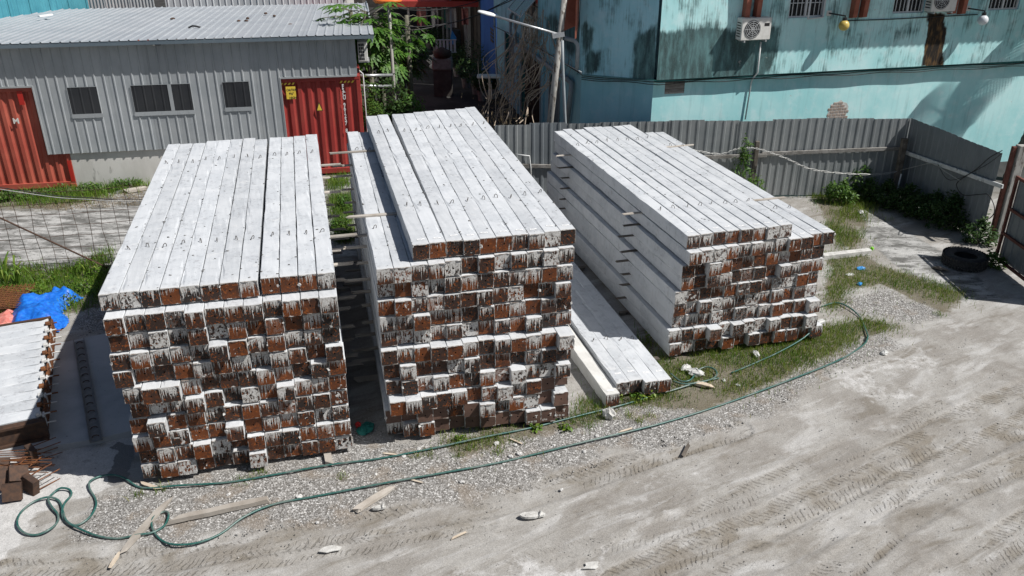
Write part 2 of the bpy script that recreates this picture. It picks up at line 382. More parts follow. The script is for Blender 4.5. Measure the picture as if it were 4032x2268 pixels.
M['cable_pale'] = pm('bare_twisted_wire', (.34, .34, .33), (.45, .45, .43), 30, .5, .4, 0)
M['tyre'] = pm('old_tyre_rubber', (.022, .022, .023), (.040, .040, .040), 10, .85, 0, .3, 60, (.13, .125, .115), .66, 16)
n = NT('green_hose'); n_ = n.noise(n.obj(), 30, 3); M['hose'] = n.set(n.mix(n.math('MULTIPLY', n.ramp(n.noise(n.obj(), 2.5, 5, .65), .42, .65), .55), n.mix(n.ramp(n_, .4, .7), (.012, .085, .072), (.04, .125, .11)), (.19, .21, .19)), .38, 0, None, .5)
n = NT('blue_tarp'); n_ = n.noise(n.obj(), 14, 4); M['tarp'] = n.set(n.mix(n.ramp(n_, .35, .7), (.008, .105, .50), (.018, .19, .66)), .42, 0, n.bump(n.noise(n.obj(), 22, 4, .6), .35, .02), .5)
n = NT('pink_sheet'); n_ = n.noise(n.obj(), 14, 4); M['pink'] = n.set(n.mix(n.ramp(n_, .35, .7), (.56, .16, .13), (.70, .28, .23)), .6, 0, n.bump(n.noise(n.obj(), 20, 4, .6), .3, .02), .4)
M['bag'] = pm('white_plastic_bag', (.46, .46, .44), (.56, .56, .54), 12, .5, 0, .6, 25, (.42, .42, .40), .62, 20)
M['bag_blue'] = pm('blue_plastic', (.03, .22, .55), (.06, .32, .66), 12, .45, 0, .4, 25)
M['bag_green'] = pm('green_mesh_bag', (.01, .12, .10), (.02, .19, .16), 12, .6, 0, .4, 60)
M['lime'] = pm('lime_plastic', (.20, .60, .02), (.26, .70, .04), 12, .5, 0, 0)
M['redp'] = pm('red_plastic', (.45, .02, .02), (.55, .03, .03), 12, .5, 0, 0)
M['brick'] = pm('bare_brick', (.26, .20, .165), (.36, .30, .26), 7, .9, 0, .6, 30, (.22, .20, .18), .55, 16)
M['globe_y'] = pm('yellowed_globe', (.50, .36, .08), (.58, .44, .13), 6, .35, 0, 0)
M['globe_w'] = pm('white_globe', (.60, .63, .66), (.68, .70, .72), 6, .35, 0, 0)
M['pole'] = pm('flaking_pole', (.30, .285, .26), (.43, .42, .39), 5, .9, 0, .5, 30, (.105, .085, .07), .52, 11, (1, 1, .35))
M['pole_old'] = pm('grey_timber_pole', (.30, .285, .26), (.40, .38, .35), 6, .9, 0, .4, 30, (.2, .19, .17), .6, 9, (1, 1, .2))
M['post'] = pm('mossy_fence_post', (.08, .07, .055), (.15, .13, .11), 6, .9, 0, .6, 30, (.42, .41, .38), .62, 13)
M['rail'] = pm('peeling_rail', (.16, .15, .135), (.30, .29, .27), 6, .9, 0, .6, 30, (.05, .045, .04), .56, 12)
M['rail_white'] = pm('peeling_white_rail', (.46, .47, .46), (.58, .59, .58), 6, .85, 0, .5, 30, (.07, .065, .06), .58, 10)
M['gate_steel'] = pm('rusty_gate_frame', (.10, .035, .025), (.16, .06, .045), 6, .8, 0, .4, 30, (.05, .03, .025), .6, 14)
# painted house walls
def wall(name, base, base2, pale, mould=(.025, .05, .05), chamfer=False):
    n = NT(name); wp = n.attr('wp', 'Vector'); bl = n.noise(wp, .55, 5, .6); bl2 = n.noise(wp, 2.6, 6, .65); st = n.noise(n.map(wp, (5.5, 1, .42)), 1, 6, .68); fine = n.noise(wp, 22, 5, .65)
    c = n.mix(n.ramp(bl, .36, .64), base, base2)
    c = n.mix(n.math('MULTIPLY', n.ramp(bl2, .48, .70), .45), c, pale)
    c = n.mix(n.math('MULTIPLY', n.ramp(st, .50, .74), .38), c, n.val(base, .48))
    md = n.attr('mould')
    mm = n.ramp(n.math('ADD', n.math('ADD', md, n.math('MULTIPLY', n.math('SUBTRACT', n.noise(n.map(wp, (1.6, 1, 1.1)), 1, 5, .6), .5), 1.3)), n.math('MULTIPLY', n.math('SUBTRACT', n.noise(n.map(wp, (17, 1, 1.0)), 1, 5, .65), .5), 1.0)), .30, .72)
    c = n.mix(n.math('MULTIPLY', mm, .93), c, n.mix(n.ramp(n.noise(n.map(wp, (4, 1, .9)), 1, 6, .7), .38, .70), n.mix(n.ramp(fine, .4, .7), (.012, .022, .022), mould), (.10, .21, .215)))
    wt = n.attr('wet'); wm = n.ramp(n.math('ADD', wt, n.math('MULTIPLY', n.math('SUBTRACT', n.noise(n.map(wp, (6, 1, 2)), 1, 6, .7), .5), .8)), .35, .6)
    c = n.mix(wm, c, n.mix(n.ramp(n.noise(n.map(wp, (8, 1, 2)), 1, 4, .6), .45, .66), (.018, .014, .011), (.13, .075, .03)))
    pe = n.math('MULTIPLY', n.ramp(n.noise(wp, 3.4, 7, .74), .63, .655), n.ramp(n.noise(wp, .7, 2, .5), .5, .66))
    c = n.mix(pe, c, (.50, .46, .42))
    return n.set(c, .85, 0, n.bump(n.math('ADD', n.math('MULTIPLY', fine, .3), n.math('MULTIPLY', pe, -.7)), .3, .01), .3)
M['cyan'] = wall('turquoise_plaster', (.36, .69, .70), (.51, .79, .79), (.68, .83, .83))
M['cyan_shade'] = wall('shaded_turquoise_plaster', (.24, .49, .57), (.32, .57, .65), (.44, .60, .66))  # same plaster on walls facing away from the sun, shade put into the colour
M['teal_dark'] = pm('deep_teal_paint', (.035, .17, .17), (.06, .23, .22), 5, .75, 0, .1)
M['blue_wall'] = pm('ultramarine_plaster', (.035, .11, .36), (.05, .15, .43), 1.5, .85, 0, .2, 25, (.03, .08, .24), .62, 4, (1, 1, .4))
M['door_brown'] = pm('brown_folding_door', (.055, .035, .03), (.085, .055, .045), 6, .7, 0, .1)
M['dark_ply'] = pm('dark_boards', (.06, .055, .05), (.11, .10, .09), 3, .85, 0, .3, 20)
M['red_roof'] = pm('red_painted_awning', (.36, .045, .035), (.42, .06, .045), 3, .6, 0, .1)
M['orange'] = pm('orange_cap', (.75, .16, .03), (.80, .22, .05), 10, .5, 0, 0)
M['pot'] = pm('grey_plant_pot', (.20, .195, .185), (.28, .27, .26), 8, .85, 0, .2)
M['bluebin'] = pm('blue_grey_barrel', (.06, .08, .10), (.09, .11, .13), 8, .6, 0, .05)
M['cloth1'] = pm('pink_cloth', (.42, .18, .18), (.52, .26, .25), 8, .9, 0, .2)
M['cloth2'] = pm('pale_cloth', (.45, .46, .48), (.55, .56, .57), 8, .9, 0, .2)
# leaves
def leaf(name, c1, c2, c3, sc=1.2):
    n = NT(name); co = n.obj(); g = n.n('ShaderNodeNewGeometry').outputs['Random Per Island']
    c = n.mix(n.ramp(n.noise(co, sc, 3), .35, .65), c1, c2); c = n.mix(n.ramp(g, .55, 1.0), c, c3)
    n.set(c, .5, 0, None, .35)
    tr = n.n('ShaderNodeBsdfTranslucent'); n.put(tr.inputs['Color'], n.val(c, 1.3)); mx = n.n('ShaderNodeMixShader'); mx.inputs[0].default_value = .32
    n.t.links.new(n.b.outputs[0], mx.inputs[1]); n.t.links.new(tr.outputs[0], mx.inputs[2]); n.t.links.new(mx.outputs[0], n.out.inputs[0])
    return n.m
M['grass'] = leaf('grass_blades', (.085, .17, .020), (.15, .22, .03), (.25, .24, .06))
M['grass_lush'] = leaf('lush_weeds', (.075, .16, .018), (.13, .23, .025), (.20, .26, .04))
M['leaf'] = leaf('weed_leaves', (.050, .12, .018), (.085, .17, .028), (.12, .19, .035))
M['leaf_dark'] = leaf('shrub_leaves', (.030, .070, .018), (.050, .10, .026), (.075, .125, .03))
M['papaya'] = leaf('papaya_leaves', (.045, .125, .016), (.08, .19, .024), (.12, .23, .035))
M['dry'] = leaf('dry_stalks', (.20, .15, .085), (.28, .21, .12), (.33, .27, .17))
M['vine'] = pm('dead_vine', (.32, .25, .19), (.44, .36, .28), 9, .9, 0, .2)
M['bark'] = pm('green_grey_bark', (.12, .115, .085), (.19, .175, .135), 7, .9, 0, .5, 30)
M['palm_bark'] = pm('palm_bark', (.10, .085, .07), (.19, .165, .14), 9, .95, 0, .6, 40)
M['channel'] = pm('dull_grey_channel', (.17, .165, .16), (.24, .23, .22), 8, .7, .1, .3, 60, (.12, .09, .07), .6, 14)
# ------------------------------------------------------------------ ground
def W2(pts, z=0.0): return [tuple(G(px, py, z)[:2]) for px, py in pts]
GRASS = {
 'front': W2([(2420, 1600), (2560, 1600), (2760, 1608), (3000, 1520), (3200, 1440), (3400, 1335), (3560, 1290), (3420, 1255), (3240, 1285), (2640, 1395), (2540, 1440)]),
 'right': W2([(3250, 1240), (3260, 1000), (3400, 1000), (3480, 1060), (3640, 1095), (3810, 1160), (3700, 1230), (3590, 1165), (3480, 1115), (3350, 1130), (3320, 1200)]),
 'fence': W2([(3170, 730), (3290, 760), (3480, 790), (3420, 850), (3400, 930), (3320, 1000), (3250, 900)]),
 'tarp': W2([(-200, 1065), (300, 1055), (430, 980), (450, 1185), (300, 1225), (-200, 1240)]),
 'mid': W2([(1720, 1720), (1900, 1690), (2260, 1625), (2300, 1560), (2420, 1620), (2350, 1660), (2100, 1730), (1800, 1775)]),
 'cont': W2([(-300, 770), (60, 770), (560, 715), (600, 745), (320, 800), (-300, 830)]),
 'gap': W2([(1290, 690), (1340, 640), (1385, 760), (1400, 960), (1320, 960)]),
 'gap2': W2([(2440, 1560), (2300, 1400), (2560, 1330), (2620, 1400), (2560, 1480)]),
}
GRAVEL = [W2([(300, 2130), (350, 1950), (560, 1880), (1400, 1745), (2250, 1620), (2420, 1580), (2760, 1600), (3200, 1440), (3460, 1300), (3560, 1370), (3250, 1500), (2900, 1680), (2500, 1790), (2200, 1890), (1700, 1990), (1300, 2050), (700, 2160)]),
          W2([(3260, 1210), (3480, 1120), (3600, 1160), (3720, 1235), (3600, 1300), (3420, 1250)]), W2([(250, 1330), (330, 1180), (430, 1170), (470, 1310)]), W2([(1330, 1700), (1480, 1600), (1520, 1740), (1400, 1760)])]
PALE = [W2([(-300, 1745), (200, 1755), (540, 1700), (500, 1870), (350, 1935), (220, 1955), (150, 2040), (60, 2180), (-300, 2400)]),
        W2([(1850, 2268), (2000, 2170), (2120, 2130), (2330, 2150), (2340, 2350), (1800, 2400)]), W2([(2250, 2010), (2600, 1900), (2750, 1900), (2500, 2010), (2350, 2040)]), W2([(3300, 1480), (3560, 1380), (3640, 1430), (3400, 1560)])]
WET = [W2([(395, 1760), (440, 1745), (530, 1740), (560, 1860), (500, 1880), (430, 1860), (410, 1810)])]
WCONC = [W2([(-400, 830), (600, 760), (1500, 640), (1500, 990), (420, 1040), (-400, 1095)]), W2([(3330, 830), (3480, 860), (3700, 990), (3850, 1080), (3960, 1200), (3800, 1190), (3560, 1080), (3400, 930)])]
TRACKS = [([(-100, 2255), (700, 2190), (1400, 2070), (2000, 1975), (2300, 1885), (2650, 1765), (2900, 1690)], .30, 1.0),
          ([(-100, 2130 + 170), (800, 2235), (1500, 2130), (1900, 2050)], .24, .5),
          ([(2450, 2300), (2700, 2180), (3000, 2070), (3400, 1870), (3800, 1650), (4100, 1520)], .34, .9),
          ([(2800, 2300), (3000, 2200), (3350, 2030), (3700, 1830), (4100, 1640)], .30, .8),
          ([(3250, 2300), (3500, 2080), (3750, 1930), (4100, 1800)], .26, .8),
          ([(3650, 2330), (4100, 2040)], .30, .7),
          ([(2350, 2230), (2700, 2050), (3050, 1900), (3500, 1700), (3700, 1600)], .26, .45),
          ([(1850, 2268), (2100, 2210), (2600, 2090), (3000, 1950)], .24, .3)]
def axis(lo, hi, step, far, grow=1.35):
    a = list(np.arange(lo, hi + 1e-6, step)); s = step; p = a[-1]
    while p < far: s *= grow; p += s; a.append(p)
    s = step; p = a[0]; b = []
    while p > -far: s *= grow; p -= s; b.append(p)
    return np.array(b[::-1] + a)
gx = axis(-9.0, 9.5, .024, 420); gy = axis(7.6, 16.4, .024, 420)
gy = gy[gy > -30]
X, Y = np.meshgrid(gx, gy); shp = X.shape; X = X.ravel(); Y = Y.ravel()
near = (np.abs(X) < 30) & (Y < 60) & (Y > 5)
xn, yn = X[near], Y[near]
def mask(polys, soft=.35, wob=.5):
    wx = xn + (fbm(xn * 1.3, yn * 1.3, 5) - .5) * wob * 2; wy = yn + (fbm(xn * 1.3 + 40, yn * 1.3, 9) - .5) * wob * 2
    out = np.zeros(len(xn))
    for p in polys:
        ins = inpoly(wx, wy, p); d = segdist(wx, wy, p, True)[0]; d = np.where(ins, d, -d)
        out = np.maximum(out, smooth(-soft, soft, d))
    return out
m_grav = mask(GRAVEL); m_pale = np.maximum(mask(PALE[:1], .25, .5), mask(PALE[1:], .6, 1.0) * .62) ; m_wet = mask(WET, .16, .5); m_wc = mask(WCONC, .3, .3)
m_grass = mask(list(GRASS.values()), .25, .3)
fence_y = 22.4
m_asph = smooth(fence_y, fence_y + .8, yn) * smooth(-4.0, -3.2, xn)
m_asph = np.maximum(m_asph, smooth(24.5, 26, yn))
h = (fbm(xn * .5, yn * .5, 21) - .5) * .05 + (fbm(xn * 3, yn * 3, 31) - .5) * .018 + (fbm(xn * 14, yn * 14, 41, 3) - .5) * .007
h += m_grav * (_hash(np.floor(xn * 44), np.floor(yn * 44), 3) ** 3 * .012 + (fbm(xn * 30, yn * 30, 51, 2) - .5) * .012)
t_w = np.zeros(len(xn)); t_a = np.zeros(len(xn)); t_s = np.zeros(len(xn)); m_gv = np.zeros(len(xn)); m_tr = np.zeros(len(xn)); lug_t = np.zeros(len(xn))
for i, (pts, wd, a) in enumerate(TRACKS):
    d, side, arc = segdist(xn, yn, W2(pts)); side = side + (fbm(xn * 2, yn * 2, 60 + i) - .5) * .10; arc = arc + (fbm(xn * 5, yn * 5, 160 + i, 2) - .5) * .10
    inside = smooth(wd, wd * .75, d); it = smooth(.46, .60, fbm(arc * .9, side * 4 + i * 5, 70 + i, 4))
    ch = np.abs(((arc + np.abs(side) * .55 * np.where(side > 0, 1, .9)) / (.10 + .012 * (i % 3))) % 1 - .5) * 2
    lug = smooth(.50, .78, ch) * smooth(.03, .06, np.abs(side)) * smooth(wd * .98, wd * .85, np.abs(side))
    jit = .5 + fbm(xn * 9, yn * 9, 80 + i, 2)
    h += inside * a * (-.012 + it * (fbm(xn * 22, yn * 22, 90 + i, 2) - .5) * .014) + smooth(wd * 1.5, wd * 1.1, d) * (1 - inside) * a * .008
    dom = inside * a * it > t_w; t_w = np.where(dom, inside * a * it, t_w); t_a = np.where(dom, arc, t_a); t_s = np.where(dom, side, t_s)
    m_gv = np.maximum(m_gv, inside * a * it * smooth(.42, .14, ch) * smooth(wd * 1.0, wd * .9, np.abs(side)) * smooth(.3, .6, vnoise(xn * 7, yn * 7, 33 + i)))
    m_tr = np.maximum(m_tr, inside * a * (.45 + .55 * it)); lug_t = np.maximum(lug_t, inside * a * it * lug)
H = np.zeros(len(X)); H[near] = h * smooth(19, 16, np.abs(yn - 4)) - .0
def full(m):
    a = np.zeros(len(X), np.float32); a[near] = m; return a
far_a = full(m_asph); far_a[~near] = 1
idx = np.arange(len(X)).reshape(shp)
F = np.stack([idx[:-1, :-1].ravel(), idx[:-1, 1:].ravel(), idx[1:, 1:].ravel(), idx[1:, :-1].ravel()], -1)
n = NT('yard_ground'); co = n.obj()
dust1 = n.noise(n.map(co, (1, 1, 1)), .8, 6, .62, .4); rc = n.map(co, (1, 1, 1), (0, 0, 0), (0, 0, R(-30))); dust2 = n.noise(n.map(rc, (.5, 1.5, 1)), 1.5, 6, .62, .5); fine = n.noise(co, 38, 5, .7); mid = n.noise(co, 7, 6, .68)
c = n.mix(n.ramp(dust1, .36, .64), (.245, .228, .206), (.335, .322, .300))
c = n.mix(n.math('MULTIPLY', n.ramp(dust2, .50, .66), .9), c, (.415, .405, .388))
c = n.mix(n.math('MULTIPLY', n.ramp(dust2, .46, .33), .7), c, (.165, .145, .118))
c = n.mix(n.math('MULTIPLY', n.ramp(mid, .56, .72), .5), c, (.24, .232, .222))
c = n.mix(n.math('MULTIPLY', n.math('MULTIPLY', n.ramp(n.attr('track'), .1, .9), n.ramp(n.noise(co, 1.3, 5, .6), .62, .36)), .85), c, (.19, .165, .13))
as_ = n.math('ABSOLUTE', n.attr('ts')); ph = n.math('FRACT', n.math('DIVIDE', n.math('ADD', n.math('ADD', n.attr('ta'), n.math('MULTIPLY', as_, .62)), n.math('MULTIPLY', n.noise(co, 14, 3, .6), .06)), .088))
tri = n.math('MULTIPLY', n.math('ABSOLUTE', n.math('SUBTRACT', ph, .5)), 2.0)
tread = n.math('MULTIPLY', n.math('MULTIPLY', n.ramp(tri, .62, .80), n.ramp(as_, .035, .06)), n.math('MULTIPLY', n.ramp(n.attr('tw'), .12, .5), n.ramp(n.noise(co, 9, 4, .65), .40, .56)))
c = n.mix(n.math('MULTIPLY', tread, .45), c, (.105, .092, .075))  # lug grooves darkened in colour, adding to their small real shadows
sk = n.noise(n.map(rc, (.3, 2.6, 1)), 2.2, 7, .70, .35)
c = n.mix(n.math('MULTIPLY', n.ramp(sk, .55, .70), .5), c, (.40, .395, .385)); c = n.mix(n.math('MULTIPLY', n.ramp(sk, .46, .30), .6), c, (.17, .152, .128))
pb = n.voro(co, 55, 'F1', 'Color'); pbv = n.sep(pb)[0]
gc = n.mix(n.ramp(pbv, .1, .9), (.13, .122, .112), (.33, .32, .305)); gc = n.mix(n.ramp(pbv, .88, .92), gc, (.56, .55, .53))
gc = n.mix(n.math('MULTIPLY', n.ramp(n.noise(co, 1.9, 5, .6), .50, .66), .6), gc, (.23, .19, .15))
c = n.mix(n.math('MULTIPLY', n.attr('gravel'), n.ramp(n.math('ADD', n.attr('gravel'), mid), .9, 1.25)), c, gc)
pc = n.mix(n.ramp(mid, .35, .65), (.42, .41, .395), (.50, .49, .475)); pc = n.mix(n.ramp(n.noise(co, 3, 6, .7), .58, .70), pc, (.30, .29, .275))
c = n.mix(n.ramp(n.math('ADD', n.attr('pale'), n.math('MULTIPLY', n.math('SUBTRACT', mid, .5), .8)), .35, .65), c, pc)
wcc = n.mix(n.ramp(n.noise(n.map(co, (.5, 1.3, 1)), 2.2, 7, .7, .3), .40, .62), (.13, .128, .12), (.42, .415, .40)); wcc = n.mix(n.ramp(n.noise(co, 9, 6, .72), .56, .66), wcc, (.055, .053, .048))
c = n.mix(n.ramp(n.math('ADD', n.attr('wconc'), n.math('MULTIPLY', n.math('SUBTRACT', mid, .5), .5)), .4, .6), c, wcc)
c = n.mix(n.ramp(n.math('ADD', n.attr('wet'), n.math('MULTIPLY', n.math('SUBTRACT', mid, .5), 1.2)), .4, .55), c, (.19, .185, .18))
c = n.mix(n.math('MULTIPLY', n.ramp(n.math('ADD', n.attr('grassy'), n.math('MULTIPLY', n.math('SUBTRACT', mid, .5), .9)), .40, .75), .85), c, n.mix(n.ramp(fine, .4, .6), (.105, .085, .055), (.16, .145, .10)))
c = n.mix(n.attr('asph'), c, n.mix(n.ramp(n.noise(co, .7, 6, .65), .4, .65), (.032, .031, .030), (.062, .060, .057)))
gr = n.voro(co, 120, 'F1', 'Color'); grv = n.sep(gr)[0]
c = n.val(c, n.math('ADD', .80, n.math('MULTIPLY', grv, .40)))
c = n.mix(n.math('MULTIPLY', n.ramp(fine, .58, .70), .6), c, n.val(c, .45))
M['ground'] = n.set(c, .92, 0, n.bump(n.math('ADD', n.math('MULTIPLY', fine, .5), n.math('ADD', n.math('SUBTRACT', n.math('MULTIPLY', mid, .4), n.math('MULTIPLY', tread, 1.6)), n.math('MULTIPLY', n.voro(co, 55), n.math('MULTIPLY', n.attr('gravel'), .8)))), .55, .014), .2)
ground = np_mesh('ground', np.stack([X, Y, H], -1), F, M['ground'], None,
    {'gravel': ('FLOAT', full(m_grav)), 'pale': ('FLOAT', full(m_pale)), 'wet': ('FLOAT', full(m_wet)), 'wconc': ('FLOAT', full(m_wc)), 'grassy': ('FLOAT', full(m_grass)), 'asph': ('FLOAT', far_a), 'track': ('FLOAT', full(m_tr)), 'lug': ('FLOAT', full(lug_t)), 'tw': ('FLOAT', full(t_w)), 'ta': ('FLOAT', full(t_a)), 'ts': ('FLOAT', full(t_s))}, smooth_=True)
tag(ground, 'dusty gravel yard floor with tyre tracks', None, None, 'structure')
def hground(x, y):
    return float((fbm(np.array([x * .5]), np.array([y * .5]), 21)[0] - .5) * .05)

# concrete slab in the shade of the first stack
SLAB_Z = .10
sl = W2([(419, 1312), (262, 1345)], SLAB_Z); fr = W2([(540, 1690), (383, 1727), (200, 1757)], SLAB_Z)
poly = [sl[1], sl[0], (-5.1, 14.6), (-4.9, 11.72), fr[0], fr[1], fr[2], (-9.6, 10.1), (-13.5, 9.0), (-14.5, 13.2)]
n = NT('slab_concrete'); co = n.obj(); bl = n.noise(co, 1.1, 6, .6, .3); f2 = n.noise(co, 9, 6, .7)
c = n.mix(n.ramp(bl, .35, .65), (.33, .34, .345), (.43, .435, .44)); c = n.mix(n.ramp(f2, .64, .69), c, (.17, .17, .17))
M['slab'] = n.set(c, .88, 0, n.bump(f2, .35, .012), .25)
mb = MB(); mb.prism([(p[0], p[1], -.05) for p in poly], (0, 0, SLAB_Z + .05)); o = mb.build('concrete_slab', M['slab']); tag(o, 'grey concrete slab', None, None, 'structure')

# loose stones: real chips lying on the gravel
def scatter_poly(polys, n_, seed):
    r = np.random.default_rng(seed); out = []
    for p in polys:
        a = np.array(p); lo, hi = a.min(0), a.max(0); ar = np.prod(hi - lo); k = int(n_ * ar)
        q = r.uniform(lo, hi, (k, 2)); out.append(q[inpoly(q[:, 0], q[:, 1], p)])
    return np.concatenate(out)
def chips(name, P, size, mat, seed, flat=.55, zoff=0.0):
    r = np.random.default_rng(seed); n_ = len(P)
    base = np.array([(1, 0, 0), (.3, .95, .1), (-.8, .6, -.1), (-.7, -.7, .1), (.5, -.85, 0), (.1, .1, .8), (0, 0, -.5)], float)
    tri = np.array([(0, 1, 5), (1, 2, 5), (2, 3, 5), (3, 4, 5), (4, 0, 5), (1, 0, 6), (2, 1, 6), (3, 2, 6), (4, 3, 6), (0, 4, 6)])
    sc = size[0] + (size[1] - size[0]) * r.random(n_) ** 3
    v = base[None] * (1 + .45 * (r.random((n_, 7, 3)) - .5)); v *= np.stack([np.ones(n_), .5 + .5 * r.random(n_), flat * (.6 + .6 * r.random(n_))], -1)[:, None, :]
    a = r.uniform(0, 6.283, n_); ca, sa = np.cos(a), np.sin(a)
    x = v[..., 0] * ca[:, None] - v[..., 1] * sa[:, None]; y = v[..., 0] * sa[:, None] + v[..., 1] * ca[:, None]
    tl = r.normal(0, .18, n_); z = v[..., 2] + x * tl[:, None]
    z0 = (P[:, 2] if P.shape[1] > 2 else (fbm(P[:, 0] * .5, P[:, 1] * .5, 21) - .5) * .05) + zoff
    V = np.stack([x * sc[:, None] + P[:, :1], y * sc[:, None] + P[:, 1:2], z * sc[:, None] + z0[:, None] + sc[:, None] * .2], -1).reshape(-1, 3)
    Fc = (tri[None] + (np.arange(n_) * 7)[:, None, None]).reshape(-1, 3)
    return np_mesh(name, V, Fc, mat)
n = NT('gravel_chips'); g_ = n.n('ShaderNodeNewGeometry').outputs['Random Per Island']
c = n.mix(n.ramp(g_, 0, .8), (.14, .132, .122), (.34, .33, .315)); c = n.mix(n.ramp(g_, .93, .96), c, (.60, .59, .57))
M['chips'] = n.set(c, .9, 0, n.bump(n.noise(n.obj(), 60, 3), .3, .006), .25)
pg = scatter_poly(GRAVEL, 760, 11); keep = fbm(pg[:, 0] * 1.6, pg[:, 1] * 1.6, 91) + rng.normal(0, .12, len(pg)) > .50
o = chips('gravel', pg[keep], (.005, .022), M['chips'], 12); tag(o, 'loose pale gravel chips scattered in front of the stacks', 'gravel', None, 'stuff')
pr_ = rng.uniform((-9, 7.8), (9, 14.5), (12000, 2)); o = chips('grit', pr_, (.003, .014), M['chips'], 13); tag(o, 'sparse grit on the dusty yard floor', 'grit', None, 'stuff')
# ------------------------------------------------------------------ text helper
def letters(body, size, mat, name='lettering', ext=.0006):
    cu = bpy.data.curves.new(name, 'FONT'); cu.body = body; cu.size = size; cu.extrude = ext; cu.offset = size * .022
    t_ = bpy.data.objects.new(name, cu); COL.objects.link(t_)
    me_ = bpy.data.meshes.new_from_object(t_); bpy.data.objects.remove(t_); me_.name = name
    me_.materials.clear(); me_.materials.append(mat); return me_
# ------------------------------------------------------------------ precast piles
PW = .244
def shaft_mesh(L, seed, bare=False):
    r = random.Random(seed); mb = MB(); c = .007; k = 6
    sec = []
    hw = PW / 2
    for s in range(4):
        for i in range(k):
            t = -1 + 2 * i / (k - 1); t = t * (1 - c / hw)
            p = [(t * hw, -hw), (hw, t * hw), (-t * hw, hw), (-hw, -t * hw)][s]
            sec.append((p[0], p[1] + hw, s))
    m = len(sec)
    lip = []
    run = 0
    for (x, z, s) in sec:
        run = run * .55 + r.random() * .45
        v = max(0, run - (.42 if s == 2 else .50)) * (.10 if s == 2 else .07)
        lip.append(min(v, .018) if not bare else 0)
    def ring(y, j=.0015, ins=0.0, yy=None):
        q = []
        for i, (x, z, s) in enumerate(sec):
            f = 1 - ins / hw
            q.append((x * f + r.uniform(-j, j), (yy[i] if yy else y), (z - hw) * f + hw + r.uniform(-j, j)))
        return q
    def chip(q):
        for i, (x, z, s) in enumerate(sec):
            if i % k in (0, k - 1) and r.random() < .16:
                d_ = r.uniform(.004, .013); q[i] = (q[i][0] * (1 - d_ / hw), q[i][1] + r.uniform(-.05, .05), hw + (q[i][2] - hw) * (1 - d_ / hw))
        return q
    rings = [ring(0, .001, .009, [.006] * m), ring(0, .0015, .008, [-l for l in lip]), ring(0, .002, 0, [-l * .8 for l in lip]), ring(.03)] + [chip(ring(L * (i + .5) / 27, .0022)) for i in range(27)] + [ring(L - .02), ring(L, .004, .003)]
    vs = [p for q in rings for p in q]; fs = []
    for a in range(len(rings) - 1):
        for i in range(m): fs.append((a * m + i, a * m + (i + 1) % m, (a + 1) * m + (i + 1) % m, (a + 1) * m + i))
    fs.append(tuple(range((len(rings) - 1) * m, len(rings) * m)))
    mb.add(vs, fs); return mb
def plate_mesh():
    mb = MB(); h_ = PW / 2 - .003; cz = PW / 2; n8 = 8; r_ = .013; y = -.0035
    out = [(-h_, -h_), (0, -h_), (h_, -h_), (h_, 0), (h_, h_), (0, h_), (-h_, h_), (-h_, 0)]
    a = [(x, y, z + cz) for x, z in out]; b = [(r_ * math.cos(2 * math.pi * (i - 3) / 8 + math.pi * .0), y, cz + r_ * math.sin(2 * math.pi * (i - 3) / 8)) for i in range(8)]
    d = [(x, y + .03, z) for x, _, z in b]; e = [(x, .01, z + cz) for x, z in out]
    fs = [(i, (i + 1) % 8, 8 + (i + 1) % 8, 8 + i) for i in range(8)]; mb.add(a + b, fs)
    mb.add(a + e, [((i + 1) % 8, i, 8 + i, 8 + (i + 1) % 8) for i in range(8)])
    mb.m = 1; mb.add(b + d, [(i, (i + 1) % 8, 8 + (i + 1) % 8, 8 + i) for i in range(8)] + [tuple(range(8, 16))])
    return mb
def hook_mesh(seed):
    r = random.Random(seed); t = r.uniform(-.9, .9); pts = []
    for i in range(9):
        a = math.pi * i / 8; pts.append((math.cos(a) * .032 * math.sin(t), math.cos(a) * .032 * math.cos(t), math.sin(a) * .052 + .008))
    pts = [(pts[0][0], pts[0][1], -.02)] + pts + [(pts[-1][0], pts[-1][1], -.02)]
    ln = r.uniform(-.35, .35); pts = [(x + z * ln, y, z) for x, y, z in pts]
    return MB().tube(pts, .0055, 5)
def to_me(mb, name, mats):
    me = bpy.data.meshes.new(name); me.from_pydata(mb.v, [], mb.f)
    if any(mb.mi): me.polygons.foreach_set('material_index', mb.mi)
    for m in mats: me.materials.append(m)
    at = me.attributes.new('pl', 'FLOAT_VECTOR', 'POINT'); at.data.foreach_set('vector', np.array(mb.v, np.float32).ravel())
    at = me.attributes.new('pseed', 'FLOAT', 'POINT'); me.update(); return me
LEN = {'A': 7.55, 'B': 7.72, 'C': 7.4}
SH_MB = {s: [shaft_mesh(L, 100 + i + ord(s) * 10) for i in range(6)] for s, L in LEN.items()}
SH = {s: [to_me(m, 'pile_shaft', [M['pile']]) for m in v] for s, v in SH_MB.items()}
PL_MB = plate_mesh(); PLATE = to_me(PL_MB, 'end_plate', [M['plate'], M['hole']]); PLATE_C = to_me(PL_MB, 'end_plate', [M['plate_clean'], M['hole']])
HOOK = [to_me(hook_mesh(i), 'lifting_hook', [M['rebar']]) for i in range(7)]
TAG_MB = MB().box(-.055, .055, -.022, .022, 0, .0012); TAGM = to_me(TAG_MB, 'paper_tag', [M['tagw']])
PRINT = to_me(MB().box(-.04, .012, -.004, .002, .0012, .0018).box(-.03, .03, .006, .010, .0012, .0018).box(.028, .04, -.014, -.006, .0012, .0018), 'tag_print', [M['ink']])
